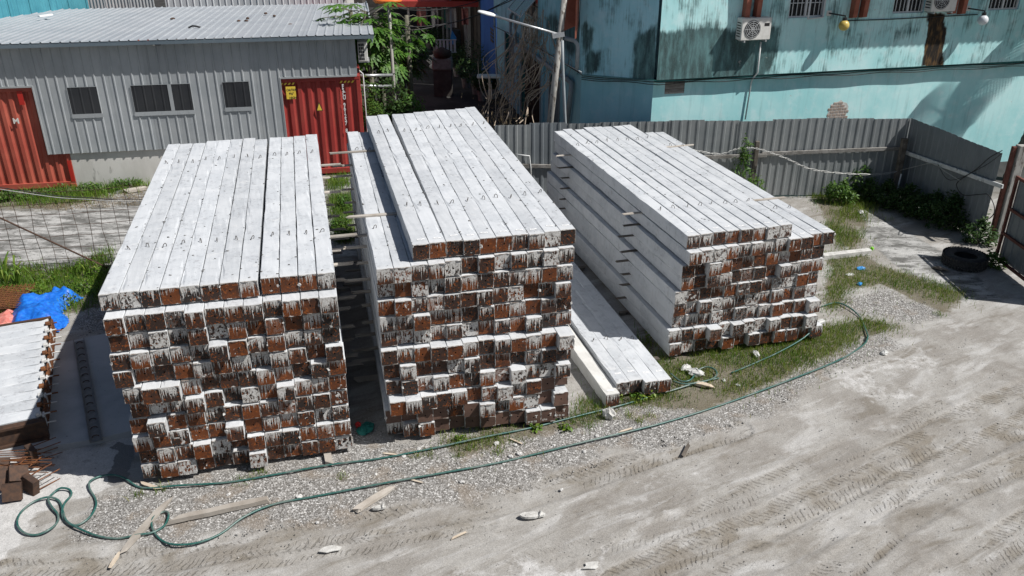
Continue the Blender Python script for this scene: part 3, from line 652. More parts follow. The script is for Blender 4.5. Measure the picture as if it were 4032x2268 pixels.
OFF = {  # per layer: (left, front at left, right, front at right)
 'A': [(0, 0, 3.07, -.02), (.03, -.22, 3.08, -.23), (.03, -.20, 3.08, -.13), (.0, -.22, 3.07, -.09), (-.01, -.17, 3.09, -.09), (.06, -.19, 3.11, -.04), (.10, -.16, 3.09, -.05), (.04, -.18, 3.09, -.06), (.04, -.17, 3.09, -.03), (.06, -.12, 3.09, -.08), (.05, -.10, 3.09, -.04)],
 'B': [(.57, .01, 3.05, .09), (.02, -.09, 3.02, -.02), (.02, -.03, 2.99, .01), (.01, -.08, 2.96, .04), (.02, -.06, 3.00, .06), (.02, .02, 3.01, .02), (.00, -.09, 2.98, -.13), (.02, -.07, 2.98, -.10), (.04, -.13, 2.95, -.05), (.07, -.20, 2.97, -.05), (.0, -.09, 2.94, -.12), (.02, -.02, 2.97, -.13)],
 'C': [(.02, .02, 2.13, -.02), (.02, -.10, 3.09, .02), (-.05, -.09, 2.94, .07), (-.02, -.06, 2.97, .05), (-.12, 0, 2.93, .06), (-.11, .02, 2.92, .09), (-.07, .06, 2.93, -.07), (-.16, .0, 2.85, -.13), (-.15, .02, 3.06, -.17)]}
STK = {'A': ((-5.482, 10.046), R(13.69), 3.081, .2731), 'B': ((-1.985, 11.048), R(13.15), 3.310, .2708), 'C': ((3.030, 13.670), R(15.76), 2.467, .2659)}
WHO = {'A': ('slab side stack', 'the tarpaulin side'), 'B': ('tallest stack', 'the slab side'), 'C': ('fence corner stack', 'the loose piles side')}
GRP = {'A': 'piles stacked beside the concrete slab', 'B': 'piles in the tallest stack', 'C': 'piles stacked by the corner fence'}
HKF = {'A': (1.6, 6.1), 'B': (1.62, 6.2), 'C': (1.35, 6.05)}
rp = random.Random(33)
stuff_V, stuff_F, stuff_pl, stuff_sd, stuff_mi = [], [], [], [], []
stuff_n = 0
def add_stuff(mb, mi_base, M4, seed):
    global stuff_n
    for p in mb.v: stuff_V.append(tuple(M4 @ Vector(p))); stuff_pl.append(p); stuff_sd.append(seed)
    for f, mi in zip(mb.f, mb.mi): stuff_F.append(tuple(i + stuff_n for i in f)); stuff_mi.append(mi_base + mi)
    stuff_n += len(mb.v)
PILE_TOP = {}
for S_ in 'ABC':
    (ox, oy), az, zt, pitch = STK[S_]; dx = Vector((math.cos(az), math.sin(az), 0)); dy = Vector((-math.sin(az), math.cos(az), 0)); nl = len(OFF[S_])
    for k, (l0, f0, l1, f1) in enumerate(OFF[S_]):
        nc = {'B': 10, 'C': 8}.get(S_, 12) if k == 0 else 12
        c0 = 2 if (S_ == 'B' and k == 0) else 0
        z = zt - k * pitch - PW
        pp = (l1 - l0) / nc
        for i in range(nc):
            s = l0 + (i + .5) * pp; f = f0 + (f1 - f0) * (i + .5) / nc
            jit = rp.gauss(0, .038)
            if k and rp.random() < .14: jit -= rp.uniform(.05, .12)
            if k == 0: jit *= .45
            f += max(-.14, min(.10, jit)); ra = rp.gauss(0, .0012)
            if S_ == 'A' and k == 0: s += (-.012 if i < 8 else .014)
            if S_ == 'B' and k == 0:
                if i < 2: s -= .004; ra = .0105 - .001 * i
                else: ra = -.0012
            pz = z + rp.uniform(-.001, .004)
            if k == nl - 1: pz = max(pz, .075)
            loc = Vector((ox, oy, 0)) + dx * s + dy * f + Vector((0, 0, pz))
            sl_ = 1 + rp.uniform(-.012, .012)
            if k == 0 and S_ == 'B': sl_ = 1.018 + .03 * i / 9 + rp.uniform(-.004, .004)
            var = rp.randrange(6); seed = rp.random()
            if S_ == 'C' and k >= 3 and i >= 1:      # smallest in view, past the first three hundred or so
                M4 = Matrix.Translation(loc) @ Matrix.Rotation(az + ra, 4, 'Z'); add_stuff(SH_MB['C'][var], 0, M4, seed); add_stuff(PL_MB, 1, M4, seed); continue
            who, side = WHO[S_]
            t = thing('concrete_pile', f"concrete pile, {ORD[k+1]} layer down, {ORD[i+c0+1]} from {side}, {who}", 'concrete pile', loc, az + ra, GRP[S_])
            t.scale = (1, sl_, 1)
            link('pile_shaft', SH[S_][var], t)
            clean = S_ == 'B' and ((k == 10 and i in (0, 1, 2, 3, 5, 10, 11)) or (k == 9 and i >= 10) or (k == 11 and i >= 3))
            link('end_plate', PLATE_C if clean else PLATE, t)
            if k == 0 or (S_ == 'B' and k == 1 and i < 2) or (S_ == 'C' and k == 1 and i >= 8):
                for fr_ in HKF[S_]:
                    h_ = link('lifting_hook', rp.choice(HOOK), t); h_.location = (rp.uniform(-.03, .03), fr_ + rp.uniform(-.04, .04), PW); h_.rotation_euler = (0, 0, rp.uniform(-.5, .5))
                if S_ != 'A' and k <= 1 and not (S_ == 'B' and k == 1):
                    g_ = link('paper_tag', TAGM, t); g_.location = (rp.uniform(-.03, .03), rp.uniform(.16, .22), PW + .0035); g_.rotation_euler = (0, 0, rp.uniform(-.15, .15))
                    q_ = link('tag_print', PRINT, g_)
            PILE_TOP[S_, k, i] = (loc, az + ra)
            if S_ == 'B' and k == 11 and i >= 9:
                for txt, sz, lx, lz in (('T', .075, .02, .11), ('27 01 22', .042, -.10, .035)):
                    q = link('chalk_lettering', letters(txt, sz, M['chalk'], 'chalk_lettering', .0004), t); q.location = (lx, -.0045, lz); q.rotation_euler = (R(90), 0, rp.uniform(-.05, .05))
me = bpy.data.meshes.new('piles_in_the_mass'); me.from_pydata(stuff_V, [], stuff_F); me.polygons.foreach_set('material_index', stuff_mi)
for m_ in (M['pile'], M['plate'], M['hole']): me.materials.append(m_)
at = me.attributes.new('pl', 'FLOAT_VECTOR', 'POINT'); at.data.foreach_set('vector', np.array(stuff_pl, np.float32).ravel())
at = me.attributes.new('pseed', 'FLOAT', 'POINT'); at.data.foreach_set('value', np.array(stuff_sd, np.float32)); me.update()
tag(link('concrete_piles', me), 'mass of concrete piles with rusty ends in the lower layers by the corner fence', 'concrete piles', GRP['C'], 'stuff')

# timber bearers between the layers
def timber(name, p, q, w_, h_, mat, label, cat='timber', group=None, seed=0, rag=.0, par=None):
    """a stick from p to q, a little warped, with broken ends"""
    r = random.Random(seed); p, q = Vector(p), Vector(q); d = q - p; L = d.length; az = math.atan2(d.y, d.x); tilt = math.asin(max(-1, min(1, d.z / L)))
    mb = MB(); k = 5; rings = []
    for i in range(k + 1):
        t = i / k; ww = w_ * (1 + r.uniform(-.06, .06)); hh = h_ * (1 + r.uniform(-.05, .05)); oy = r.uniform(-1, 1) * w_ * .06
        if rag and i in (0, k): ww *= 1 - rag * r.random(); 
        for (sy, sz) in ((-1, -1), (1, -1), (1, 1), (-1, 1)):
            ex = (r.uniform(-.5, .5) * w_ * (1 + 4 * rag)) if i in (0, k) else 0
            rings.append((t * L + ex, sy * ww / 2 + oy, sz * hh / 2))
    fs = [(a * 4 + i, a * 4 + (i + 1) % 4, (a + 1) * 4 + (i + 1) % 4, (a + 1) * 4 + i) for a in range(k) for i in range(4)] + [(3, 2, 1, 0), (k * 4, k * 4 + 1, k * 4 + 2, k * 4 + 3)]
    mb.add(rings, fs); o = mb.build(name, mat, par)
    o.location = p; o.rotation_euler = (0, -tilt, az)
    if par is None: tag(o, label, cat, group)
    return o
for S_ in 'ABC':
    (ox, oy), az, zt, pitch = STK[S_]; dx = Vector((math.cos(az), math.sin(az), 0)); dy = Vector((-math.sin(az), math.cos(az), 0)); nl = len(OFF[S_])
    th = pitch - PW - .004
    for k in range(1, nl + 1):
        for e, fr_ in enumerate((2.02, 6.0)):
            z = zt - k * pitch + th / 2 + .002
            if k == nl: z = .034; th_ = .066
            else: th_ = th
            l0 = -rp.uniform(.05, .30); l1 = 3.06 + rp.uniform(.05, .30)
            if S_ == 'A': l0 = -.02; l1 = 3.1 + rp.uniform(.15, .42)
            if S_ == 'B': l0 = -rp.uniform(.12, .40); l1 = 3.06
            if S_ == 'C': l0 = -rp.uniform(.10, .34) - .12; l1 = 3.05
            if S_ == 'B' and k == 1: l0 = -.43 if e else -.26
            if S_ == 'C' and k == 1: l1 = 3.25
            if S_ == 'A' and k == nl and e == 0: continue
            w_ = .085 if S_ != 'C' else .075
            fj = fr_ + rp.uniform(-.10, .10)
            p = Vector((ox, oy, z)) + dx * l0 + dy * fj; q = Vector((ox, oy, z)) + dx * l1 + dy * (fj + rp.uniform(-.04, .04))
            nm = f"timber bearer under the {ORD[k]} layer, {'far end' if e else 'rusty plate end'}, {WHO[S_][0]}"
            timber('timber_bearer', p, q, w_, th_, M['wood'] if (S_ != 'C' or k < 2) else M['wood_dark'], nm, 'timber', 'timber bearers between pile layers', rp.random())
(ox, oy), az, zt, pitch = STK['A']; dx = Vector((math.cos(az), math.sin(az), 0)); dy = Vector((-math.sin(az), math.cos(az), 0))
timber('timber_bearer', Vector((ox, oy, .04)) + dx * 2.72 + dy * -.30, Vector((ox, oy, .04)) + dx * 2.60 + dy * 1.2, .11, .075, M['wood'], 'short timber block poking out under the slab side stack', 'timber', 'timber bearers between pile layers', 5)
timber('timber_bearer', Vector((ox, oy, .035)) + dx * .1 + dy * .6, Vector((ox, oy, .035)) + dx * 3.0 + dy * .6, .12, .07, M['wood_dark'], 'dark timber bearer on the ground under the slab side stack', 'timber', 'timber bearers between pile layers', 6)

# crumbs and twigs lying on the top faces, mostly along the joints
cp = []
for (S_, k, i), (loc, a) in PILE_TOP.items():
    if k == 0 or (S_ == 'B' and k == 1 and i < 2) or (S_ == 'C' and k == 1 and i >= 8):
        dxx = Vector((math.cos(a), math.sin(a), 0)); dyy = Vector((-math.sin(a), math.cos(a), 0))
        for _ in range(44):
            u = rp.uniform(-.12, .12) if rp.random() < .35 else rp.choice((-1, 1)) * rp.gauss(.118, .006)
            y_ = abs(rp.gauss(0, 1.6)) % 1 * 7 if rp.random() < .4 else rp.uniform(.2, 7.2)
            cp.append(tuple(loc + dxx * u + dyy * y_ + Vector((0, 0, PW))))
o = chips('crumbs', np.array(cp), (.004, .026), pm('crumb_grey', (.09, .085, .08), (.20, .19, .175), 9, .9, 0, 0), 21, .35); tag(o, 'grey crumbs and twigs littering the top piles', 'crumbs', None, 'stuff')

# ragged cement flakes caught in the joints of the cast ends
rf = random.Random(8)
def flake(p, s, lab, parent=None):
    mb = MB(); k = rf.randrange(5, 8); pts = [(math.cos(6.283 * i / k) * s * rf.uniform(.4, 1.1), rf.uniform(-.012, .012), math.sin(6.283 * i / k) * s * rf.uniform(.5, 1.6)) for i in range(k)]
    mb.prism(pts, (0, .008, 0)); o = mb.build('cement_flake', M['chip'], parent); o.location = p; o.rotation_euler = (rf.uniform(-.5, .5), rf.uniform(-.8, .8), rf.uniform(-.6, .6)); return o
keys = [k for k in PILE_TOP if k[1] > 0]
by = {o_['label']: o_ for o_ in COL.objects if o_.name.startswith('concrete_pile') and 'label' in o_}
piles_l = [o_ for o_ in COL.objects if o_.name.startswith('concrete_pile') and o_.type == 'EMPTY']
for o_ in rf.sample(piles_l, 85):
    flake((rf.choice((-1, 1)) * PW / 2 * .98, -.014, rf.uniform(.1, .24)), rf.uniform(.012, .03), None, o_)

# loose piles lying between the second and third stacks
pA, pB = G(2430, 1513, .35), G(2640, 1487, .35); dxl = (pB - pA).normalized(); azl = math.atan2(dxl.y, dxl.x)
far = G(2266, 1038, .35); azl = math.atan2(far.y - pB.y, far.x - pB.x) - math.pi / 2
dxl = Vector((math.cos(azl), math.sin(azl), 0)); dyl = Vector((-math.sin(azl), math.cos(azl), 0))
lw = (pB - pA).dot(dxl) / 4
lows = thing
for i in range(4):
    loc = pA + dxl * ((i + .5) * lw) + dyl * (rp.uniform(-.03, .03) + (0, .02, -.08, -.06)[i]); loc.z = .35 - PW
    t = thing('concrete_pile', f"low loose pile in the row of four, {ORD[i+1]} from the tallest stack", 'concrete pile', loc, azl, 'loose piles on the ground between two stacks')
    link('pile_shaft', SH['C'][i], t); link('end_plate', PLATE, t)
    for fr_ in (1.5, 6.0):
        h_ = link('lifting_hook', HOOK[i], t); h_.location = (rp.uniform(-.02, .02), fr_, PW)
    g_ = link('paper_tag', TAGM, t); g_.location = (.02, .3, PW + .003); link('tag_print', PRINT, g_)
loc = (G(2396, 1554, .27) + G(2432, 1547, .27)) / 2 - dxl * .0; loc.z = .02
old = to_me(shaft_mesh(6.8, 777, True), 'pile_shaft', [M['pile_old']])
t = thing('concrete_pile', 'single yellowish loose pile lying alone against the tallest stack', 'concrete pile', loc, azl + .02, 'loose piles on the ground between two stacks')
link('pile_shaft', old, t); link('end_plate', PLATE, t); g_ = link('paper_tag', TAGM, t); g_.location = (0, .12, PW + .003)
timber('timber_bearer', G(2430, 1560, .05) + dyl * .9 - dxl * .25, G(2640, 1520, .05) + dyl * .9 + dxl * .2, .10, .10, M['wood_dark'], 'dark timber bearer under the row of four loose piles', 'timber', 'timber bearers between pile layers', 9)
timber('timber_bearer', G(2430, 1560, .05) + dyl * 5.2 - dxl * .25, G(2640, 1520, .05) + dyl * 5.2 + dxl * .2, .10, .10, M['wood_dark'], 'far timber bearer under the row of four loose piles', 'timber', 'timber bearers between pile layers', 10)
def frame_of(pl_):
    """matrix whose x runs along the wall, y into it, z up"""
    return lambda u, z, off=0.0: Matrix.Translation(pl_.P(u, z, off)) @ Matrix.Rotation(pl_.az, 4, 'Z')
def ribs(u0, u1, period, rise, rib, lead=.3, foot=.02):
    """trapezoid cladding profile"""
    p = [(u0, 0)]; u = u0 + period * lead
    while u + rib + foot < u1:
        p += [(u, 0), (u + foot, rise), (u + foot + rib, rise), (u + 2 * foot + rib, 0)]; u += period
    p.append((u1, 0)); return p
def waves(u0, u1, period, rise, k=6):
    n_ = max(2, int((u1 - u0) / period * k)); return [(u0 + (u1 - u0) * i / n_, rise * .5 * (1 + math.sin(2 * math.pi * (u1 - u0) * i / n_ / period))) for i in range(n_ + 1)]
Z = Vector((0, 0, 1))
SP = Plane(G(305, 742), R(10)); sd, sn = Vector((*SP.d, 0)), Vector((*SP.n, 0)); SF = frame_of(SP)

# ------------------------------------------------------------------ shipping containers (side by side with the shed between)
def container(u0, mat, label, extras):
    t = thing('shipping_container', label, 'container', SP.P(u0, 0), SP.az)
    W_, H_, D_ = 2.44, 3.0, 12.19
    def L(mb, name, m): return mb.build(name, m, t)
    z0 = .06
    for x in (0, W_ - .12): L(MB().bbox(x, x + .12, 0, .14, z0 + .12, H_ - .12, .01), 'corner_post', mat)
    L(MB().bbox(.12, W_ - .12, .005, .10, z0, z0 + .16, .008), 'bottom_rail', mat)
    L(MB().bbox(.12, W_ - .12, .005, .10, H_ - .14, H_, .008), 'top_rail', mat)
    for x in (-.004, W_ - .174):
        for zz in (z0 - .01, H_ - .118): L(MB().bbox(x, x + .178, -.006, .17, zz, zz + .122, .012), 'corner_casting', mat)
    pr = [(0, 0)]
    u = .05; per = .275
    while u + .2 < W_ - .24: pr += [(u, 0), (u + .055, -.045), (u + .125, -.045), (u + .18, 0)]; u += per
    pr.append((W_ - .24, 0))
    mb = MB(); mb.sheet(pr, (.12, .035, z0 + .16), (1, 0, 0), (0, -1, 0), (0, 0, 1), H_ - .14 - z0 - .16, .004); L(mb, 'end_wall', mat)
    for x, sx in ((.02, -1), (W_ - .02, 1)):
        q = [(0, 0)]; u = .1
        while u + .25 < D_ - .3: q += [(u, 0), (u + .07, -.036), (u + .14, -.036), (u + .21, 0)]; u += .28
        q.append((D_ - .3, 0)); mb = MB(); mb.sheet(q, (x, .15, z0 + .14), (0, 1, 0), (sx, 0, 0), (0, 0, 1), H_ - .2 - z0, .004); L(mb, 'side_wall', mat)
    L(MB().box(.01, W_ - .01, .11, D_, H_ - .03, H_ - .005), 'roof_panel', mat); L(MB().box(.01, W_ - .01, .11, D_, z0, z0 + .1), 'floor_frame', mat)
    L(MB().box(.02, W_ - .02, D_ - .05, D_, z0, H_ - .01), 'door_end', mat)
    extras(t); return t
def ex_a(t):
    u, z = SP.sz(58, 475); o = link('painted_mark', letters('M', .22, M['chalk'], 'painted_mark'), t); o.location = (u + 2.44 - .05, -.014, z - .08); o.rotation_euler = (R(90), 0, 0)
    u, z = SP.sz(85, 390); MB().box(u + 2.36, u + 2.50, -.016, -.0125, z - .16, z + .22).build('paint_patch', M['cont_patch'], t)
    for x in (2.32,): MB().box(x + .002, x + .112, -.0025, -.0005, .22, .85).build('paint_patch', M['cont_patch'], t)
container(-2.44, M['cont_a'], 'faded red shipping container with painted M beside the concrete plinth', ex_a)
def ex_b(t):
    W_ = 2.44
    cu = W_ + SP.sz(1120, 335)[0] - 8.42
    x0, z0 = SP.sz(1124, 341); x1, z1 = SP.sz(1165, 389); x0 += W_ - 8.42; x1 += W_ - 8.42
    s = MB().box(x0, x1 + .02, -.0155, -.0125, z1, z0).build('caution_sign', M['yellow'], t)
    for k, tx in enumerate(('CAUTION', "9'6\"", 'HIGH')):
        me_ = letters(tx, .092 if k != 1 else .10, M['black']); o = link('sign_lettering', me_, s); o.location = (x0 + .02 + (.06 if k else 0), -.0175, z0 - .13 - k * .115); o.rotation_euler = (R(90), 0, 0); o.scale = (.72 if k == 0 else .9, 1, 1)
    tx0, tz0 = SP.sz(1245, 433); tx1, tz1 = SP.sz(1271, 404); tx0 += W_ - 8.42; tx1 += W_ - 8.42; w_ = .20
    tr = MB().prism([(tx0, -.0125, tz0 - .03), (tx0 + w_, -.0125, tz0 - .03), (tx0 + w_ / 2, -.0125, tz0 + .24)], (0, -.003, 0)).build('warning_triangle', M['black'], t)
    MB().prism([(tx0 + .028, -.0155, tz0 - .012), (tx0 + w_ - .028, -.0155, tz0 - .012), (tx0 + w_ / 2, -.0155, tz0 + .195)], (0, -.001, 0)).build('triangle_face', M['yellow'], tr)
    zt = SP.sz(1352, 333)[1]; zb = SP.sz(1367, 508)[1]; txt = 'FSCU 961257 8'; st = (zt - zb) / (len(txt) - 1)
    xx = SP.sz(1352, 333)[0] + W_ - 8.42
    for k, ch in enumerate(txt):
        if ch == ' ': continue
        o = link('serial_lettering', letters(ch, .165, M['white']), t); o.location = (xx - .05, -.0145, zt - k * st - .10); o.rotation_euler = (R(90), 0, 0); o.scale = (.78, 1, 1)
    for xs in (.13, W_ - .60):
        for k in range(4):
            b = MB().prism([(xs + k * .11, -.0015, 3.0 - .205), (xs + k * .11 + .055, -.0015, 3.0 - .205), (xs + k * .11 + .10, -.0015, 3.0 - .145), (xs + k * .11 + .045, -.0015, 3.0 - .145)], (0, -.002, 0))
            b.build('hazard_stripe', M['yellow'], t)
container(5.98, M['cont_b'], 'red shipping container with white serial FSCU 961257 8 and caution sign', ex_b)

# ------------------------------------------------------------------ metal shed between and above them
shed = thing('metal_shed', 'grey ribbed metal shed with flat roof spanning the two red containers', 'shed', SP.P(0, 0), SP.az)
def inshed(mb): return mb
edges = [-6.2, -5.2, -4.2, -3.2, -2.2, -1.3, -.52, .48, 1.48, 2.48, 3.48, 4.48, 5.48, 6.14, 7.1, 7.75, 8.34]
for a, b in zip(edges[:-1], edges[1:]):
    z0 = 1.07 if -.6 < a < 6.1 else 3.03
    mb = MB(); mb.sheet(ribs(a, b + .012, .2475, .022, .03, .45, .014), (0, -.055, z0), (1, 0, 0), (0, -1, 0), (0, 0, 1), 4.16 - z0, .002)
    o = mb.build('wall_panel', M['shed_wall'], shed)
    if a in (-1.3, 6.14, 7.1): o.data.materials[0] = M['shed_wall']
MB().box(.004, 5.976, .02, .20, 0, 1.12).build('plinth_wall', M['plinth'], shed)
for a, b in ((-6.2, -.52), (6.14, 8.34)): MB().box(a, b, -.075, -.052, 2.985, 3.035).build('flashing', M['trim'], shed)
MB().box(-.55, -.52, -.085, -.05, 1.07, 3.02).build('flashing', M['trim'], shed)
MB().box(6.128, 6.158, -.085, -.05, .9, 3.02).build('flashing', M['trim'], shed)
for (xa, ya, xb, yb) in ((265, 343, 405, 444), (515, 335, 767, 431), (875, 322, 994, 418)):
    u0, z1 = SP.sz(xa, ya); u1, z0 = SP.sz(xb, yb)
    wn = MB().sheet(ribs(u0, u1, .2475, .010, .03, .2, .014), (0, -.078, z0), (1, 0, 0), (0, -1, 0), (0, 0, 1), z1 - z0, .002).build('window', M['win_dark'], shed)
    MB().box(u0 - .02, u1 + .02, -.092, -.086, z0 - .11, z0 + .005).build('window_sill', M['shed_wall'], wn)
    MB().box(u0 - .004, u1 + .004, -.088, -.084, z1 - .002, z1 + .012).build('window_head', M['shed_wall'], wn)
    for q in (u0, u1): MB().box(q - .010, q + .004, -.088, -.084, z0 + .006, z1 - .006).build('window_jamb', M['shed_wall'], wn)
    if u1 - u0 > 1.2: MB().box(u0 + .99, u0 + 1.09, -.094, -.086, z0 + .006, z1 - .006).build('window_mullion', M['shed_wall'], wn)
# roof: long sheets falling slightly to the back
RB, RFz, RBz, RFo = 9.4, 4.19, 3.93, .36
ru = Vector((0, RB + RFo, RBz - RFz)); RL = ru.length; ru.normalize()
for k in range(15):
    a = -6.1 + k * 1.0
    b = min(a + 1.0, 8.9)
    if a >= 8.88: break
    mb = MB(); mb.sheet(ribs(a, b + .01, .25, .028, .028, .42, .016), (0, -RFo, RFz + .02), (1, 0, 0), Vector((0, -ru.z, ru.y)).normalized() * 1.0, ru, RL, .002); mb.build('roof_sheet', M['shed_roof'], shed)
MB().box(-6.1, 8.9, -RFo + .01, -RFo + .04, RFz - .10, RFz + .012).build('fascia', M['fascia'], shed)
MB().box(8.84, 8.87, -RFo + .05, RB, RFz - .22, RFz - .16).build('roof_beam', M['fascia'], shed)
mb = MB(); mb.sheet(ribs(0, 9.3, .2475, .022, .03, .45, .014), (8.33, -.05, 3.02), (0, 1, 0), (1, 0, 0), (0, 0, 1), 1.0, .002); mb.build('wall_panel', M['shed_wall'], shed)
# little camera under the eave, air unit at the end wall, roof litter
u, z = SP.sz(606, 172, .1)
c_ = thing('security_camera', 'small white security camera under the shed eave', 'camera', SP.P(u, z - .02, .12), SP.az)
MB().bbox(-.03, .03, -.02, .05, -.03, .05, .006).build('mount', M['white'], c_); MB().bbox(.03, .19, -.05, .03, -.02, .05, .012).build('camera_body', M['black'], c_)
def air_unit(p, az, label, w_=.82, h_=.56, d_=.30, label_side=1):
    t = thing('air_conditioner', label, 'air conditioner', p, az)
    MB().bbox(0, w_, 0, d_, 0, h_, .018).build('casing', M['white_dirty'], t)
    cx, cz, r_ = w_ * .37, h_ * .5, h_ * .40
    Mx = Matrix.Translation((cx, -.004, cz)) @ Matrix.Rotation(R(90), 4, 'X')
    f_ = MB().lathe([(0.0, .0), (r_, .0), (r_, .010), (0, .010)], 20, Mx, False).build('fan_opening', M['grill_dark'], t)
    for k in range(1, 5): 
        rr = r_ * k / 4.5; MB().lathe([(rr, .012), (rr + .008, .012), (rr + .008, .018), (rr, .018)], 20, Mx, True).build('grille_ring', M['frame'], f_)
    for k in range(4):
        a = math.pi * k / 4; MB().bar((cx - r_ * math.cos(a), -.021, cz - r_ * math.sin(a)), (cx + r_ * math.cos(a), -.021, cz + r_ * math.sin(a)), .008, .006, (0, 1, 0)).build('grille_spoke', M['frame'], f_)
    MB().box(w_ * .76, w_ * .93, -.003, 0, h_ * .62, h_ * .76).build('name_label', M['black'], t)
    for k in range(6): MB().box(-.003, 0, .05, d_ - .05, h_ * (.15 + k * .12), h_ * (.20 + k * .12)).build('side_vent', M['grill_dark'], t)
    for x in (.1, w_ - .14): MB().box(x, x + .04, -.02, d_ + .02, -.05, -.002).build('bracket', M['galv'], t)
    return t
t = thing('air_conditioner', 'white air conditioner box on the end wall of the metal shed', 'air conditioner', SP.P(8.42, 3.05, -.3), SP.az)
MB().bbox(0, .28, -.05, .75, .30, .86, .015).build('casing', M['white_dirty'], t)
for i in range(3):
    for k in range(5): MB().box(.03 + i * .055, .075 + i * .055, -.054, -.05, .34 + k * .10, .42 + k * .10).build('grille_slot', M['grill_dark'], t)
MB().box(.0, .32, .0, .70, .26, .297).build('bracket', M['galv'], t)
p0 = SP.P(8.52, 0, -.2); tag(MB().tube([p0, p0 + Z * 3.0, p0 + Z * 3.1 - sd * .1], .02, 8).build('drain_pipe', M['pvc_white'], None, True), 'white drain pipe beside the red container corner', 'pipe')
def sl_roof(u, back): return SP.P(u, RFz + (RBz - RFz) * (back + RFo) / (RB + RFo) + .035, -back)
for k, (px, py) in enumerate(((606, 146), (680, 75), (970, 84), (940, 84), (1046, 54), (1143, 99), (975, 73), (1080, 64), (1320, 69), (1410, 92))):
    q = G(px, py, 4.10); r_ = random.Random(k); mb = MB()
    mb.lathe([(0, 0), (.06, .01), (.07, .04), (.04, .07), (0, .08)], 7, Matrix.Translation((q.x, q.y, 4.08)) @ Matrix.Rotation(r_.random() * 6, 4, 'Z') @ Matrix.Diagonal((1.3, .8, .9, 1)))
    tag(mb.build('stone', M['rust_dark'] if k != 8 else M['rock']), 'pale stone lying on the shed roof near the papaya tree' if k == 8 else ('dark stone by the front edge of the shed roof' if k == 0 else 'dark stone lying on the ribbed shed roof'), 'stone', 'stones on the shed roof')
q = G(768, 109, 4.16); tag(MB().tube([q + Vector((-.2, 0, .0)), q + Vector((-.08, .02, .05)), q + Vector((.05, 0, .04)), q + Vector((.17, .02, .0))], .028, 6).build('bent_strip', M['black']), 'bent black strip lying in the middle of the shed roof', 'strip')
q0, q1 = G(152, 64, 4.2), G(205, 57, 4.2); tag(MB().bar(q0, q1, .10, .05).build('white_batten', M['white']), 'white batten on the shed roof by the teal wall', 'batten')

# ------------------------------------------------------------------ buildings behind the shed
tw = Plane((-17.9, 26.0), math.atan2(8.0, 1.55)); td, tn = Vector((*tw.d, 0)), Vector((*tw.n, 0))
t = thing('teal_warehouse', 'teal corrugated warehouse wall behind the shed roof', 'building', (-17.9, 26, 0))
for k in range(9):
    mb = MB(); mb.sheet(waves(k * 1.0, k * 1.0 + 1.02, .26, .06, 8), tw.P(0, 2.0) - Vector((-17.9, 26, 0)), td, tn, Z, 5.5, .003); mb.build('wall_panel', M['teal_sheet'], t)
MB().box(-9, 0, -.5, 9, 2, 7.4, Matrix.Rotation(tw.az - R(90), 4, 'Z') @ Matrix.Translation((-.1, 0, 0))).build('building_body', M['teal_dark'], t)
z0 = Plane((-16.6, 33.9), R(9))
t = thing('zinc_parapet', 'low weathered zinc strip at the back of the shed roof', 'parapet', z0.P(0, 0), z0.az)
for k in range(3):
    mb = MB(); mb.sheet(waves(k * .9, k * .9 + .91, .12, .03), (0, 0, 3.2), (1, 0, 0), (0, -1, 0), (0, 0, 1), 1.55 - .16 * k * 0 + (.0, .12, .2)[k], .003); mb.build('zinc_sheet', M['zinc'], t)
t = thing('pale_metal_building', 'pale grey sheet metal building behind the shed', 'building', z0.P(2.85, 0, -1.2), z0.az)
for k in range(7):
    mb = MB(); mb.sheet(ribs(k * 1.0, k * 1.0 + 1.01, .25, .02, .03), (0, 0, 0), (1, 0, 0), (0, -1, 0), (0, 0, 1), 6.2, .003); mb.build('wall_panel', M['white_sheet'], t)
MB().box(0, 7, .05, 6, 0, 6.15).build('building_body', M['white_sheet'], t)
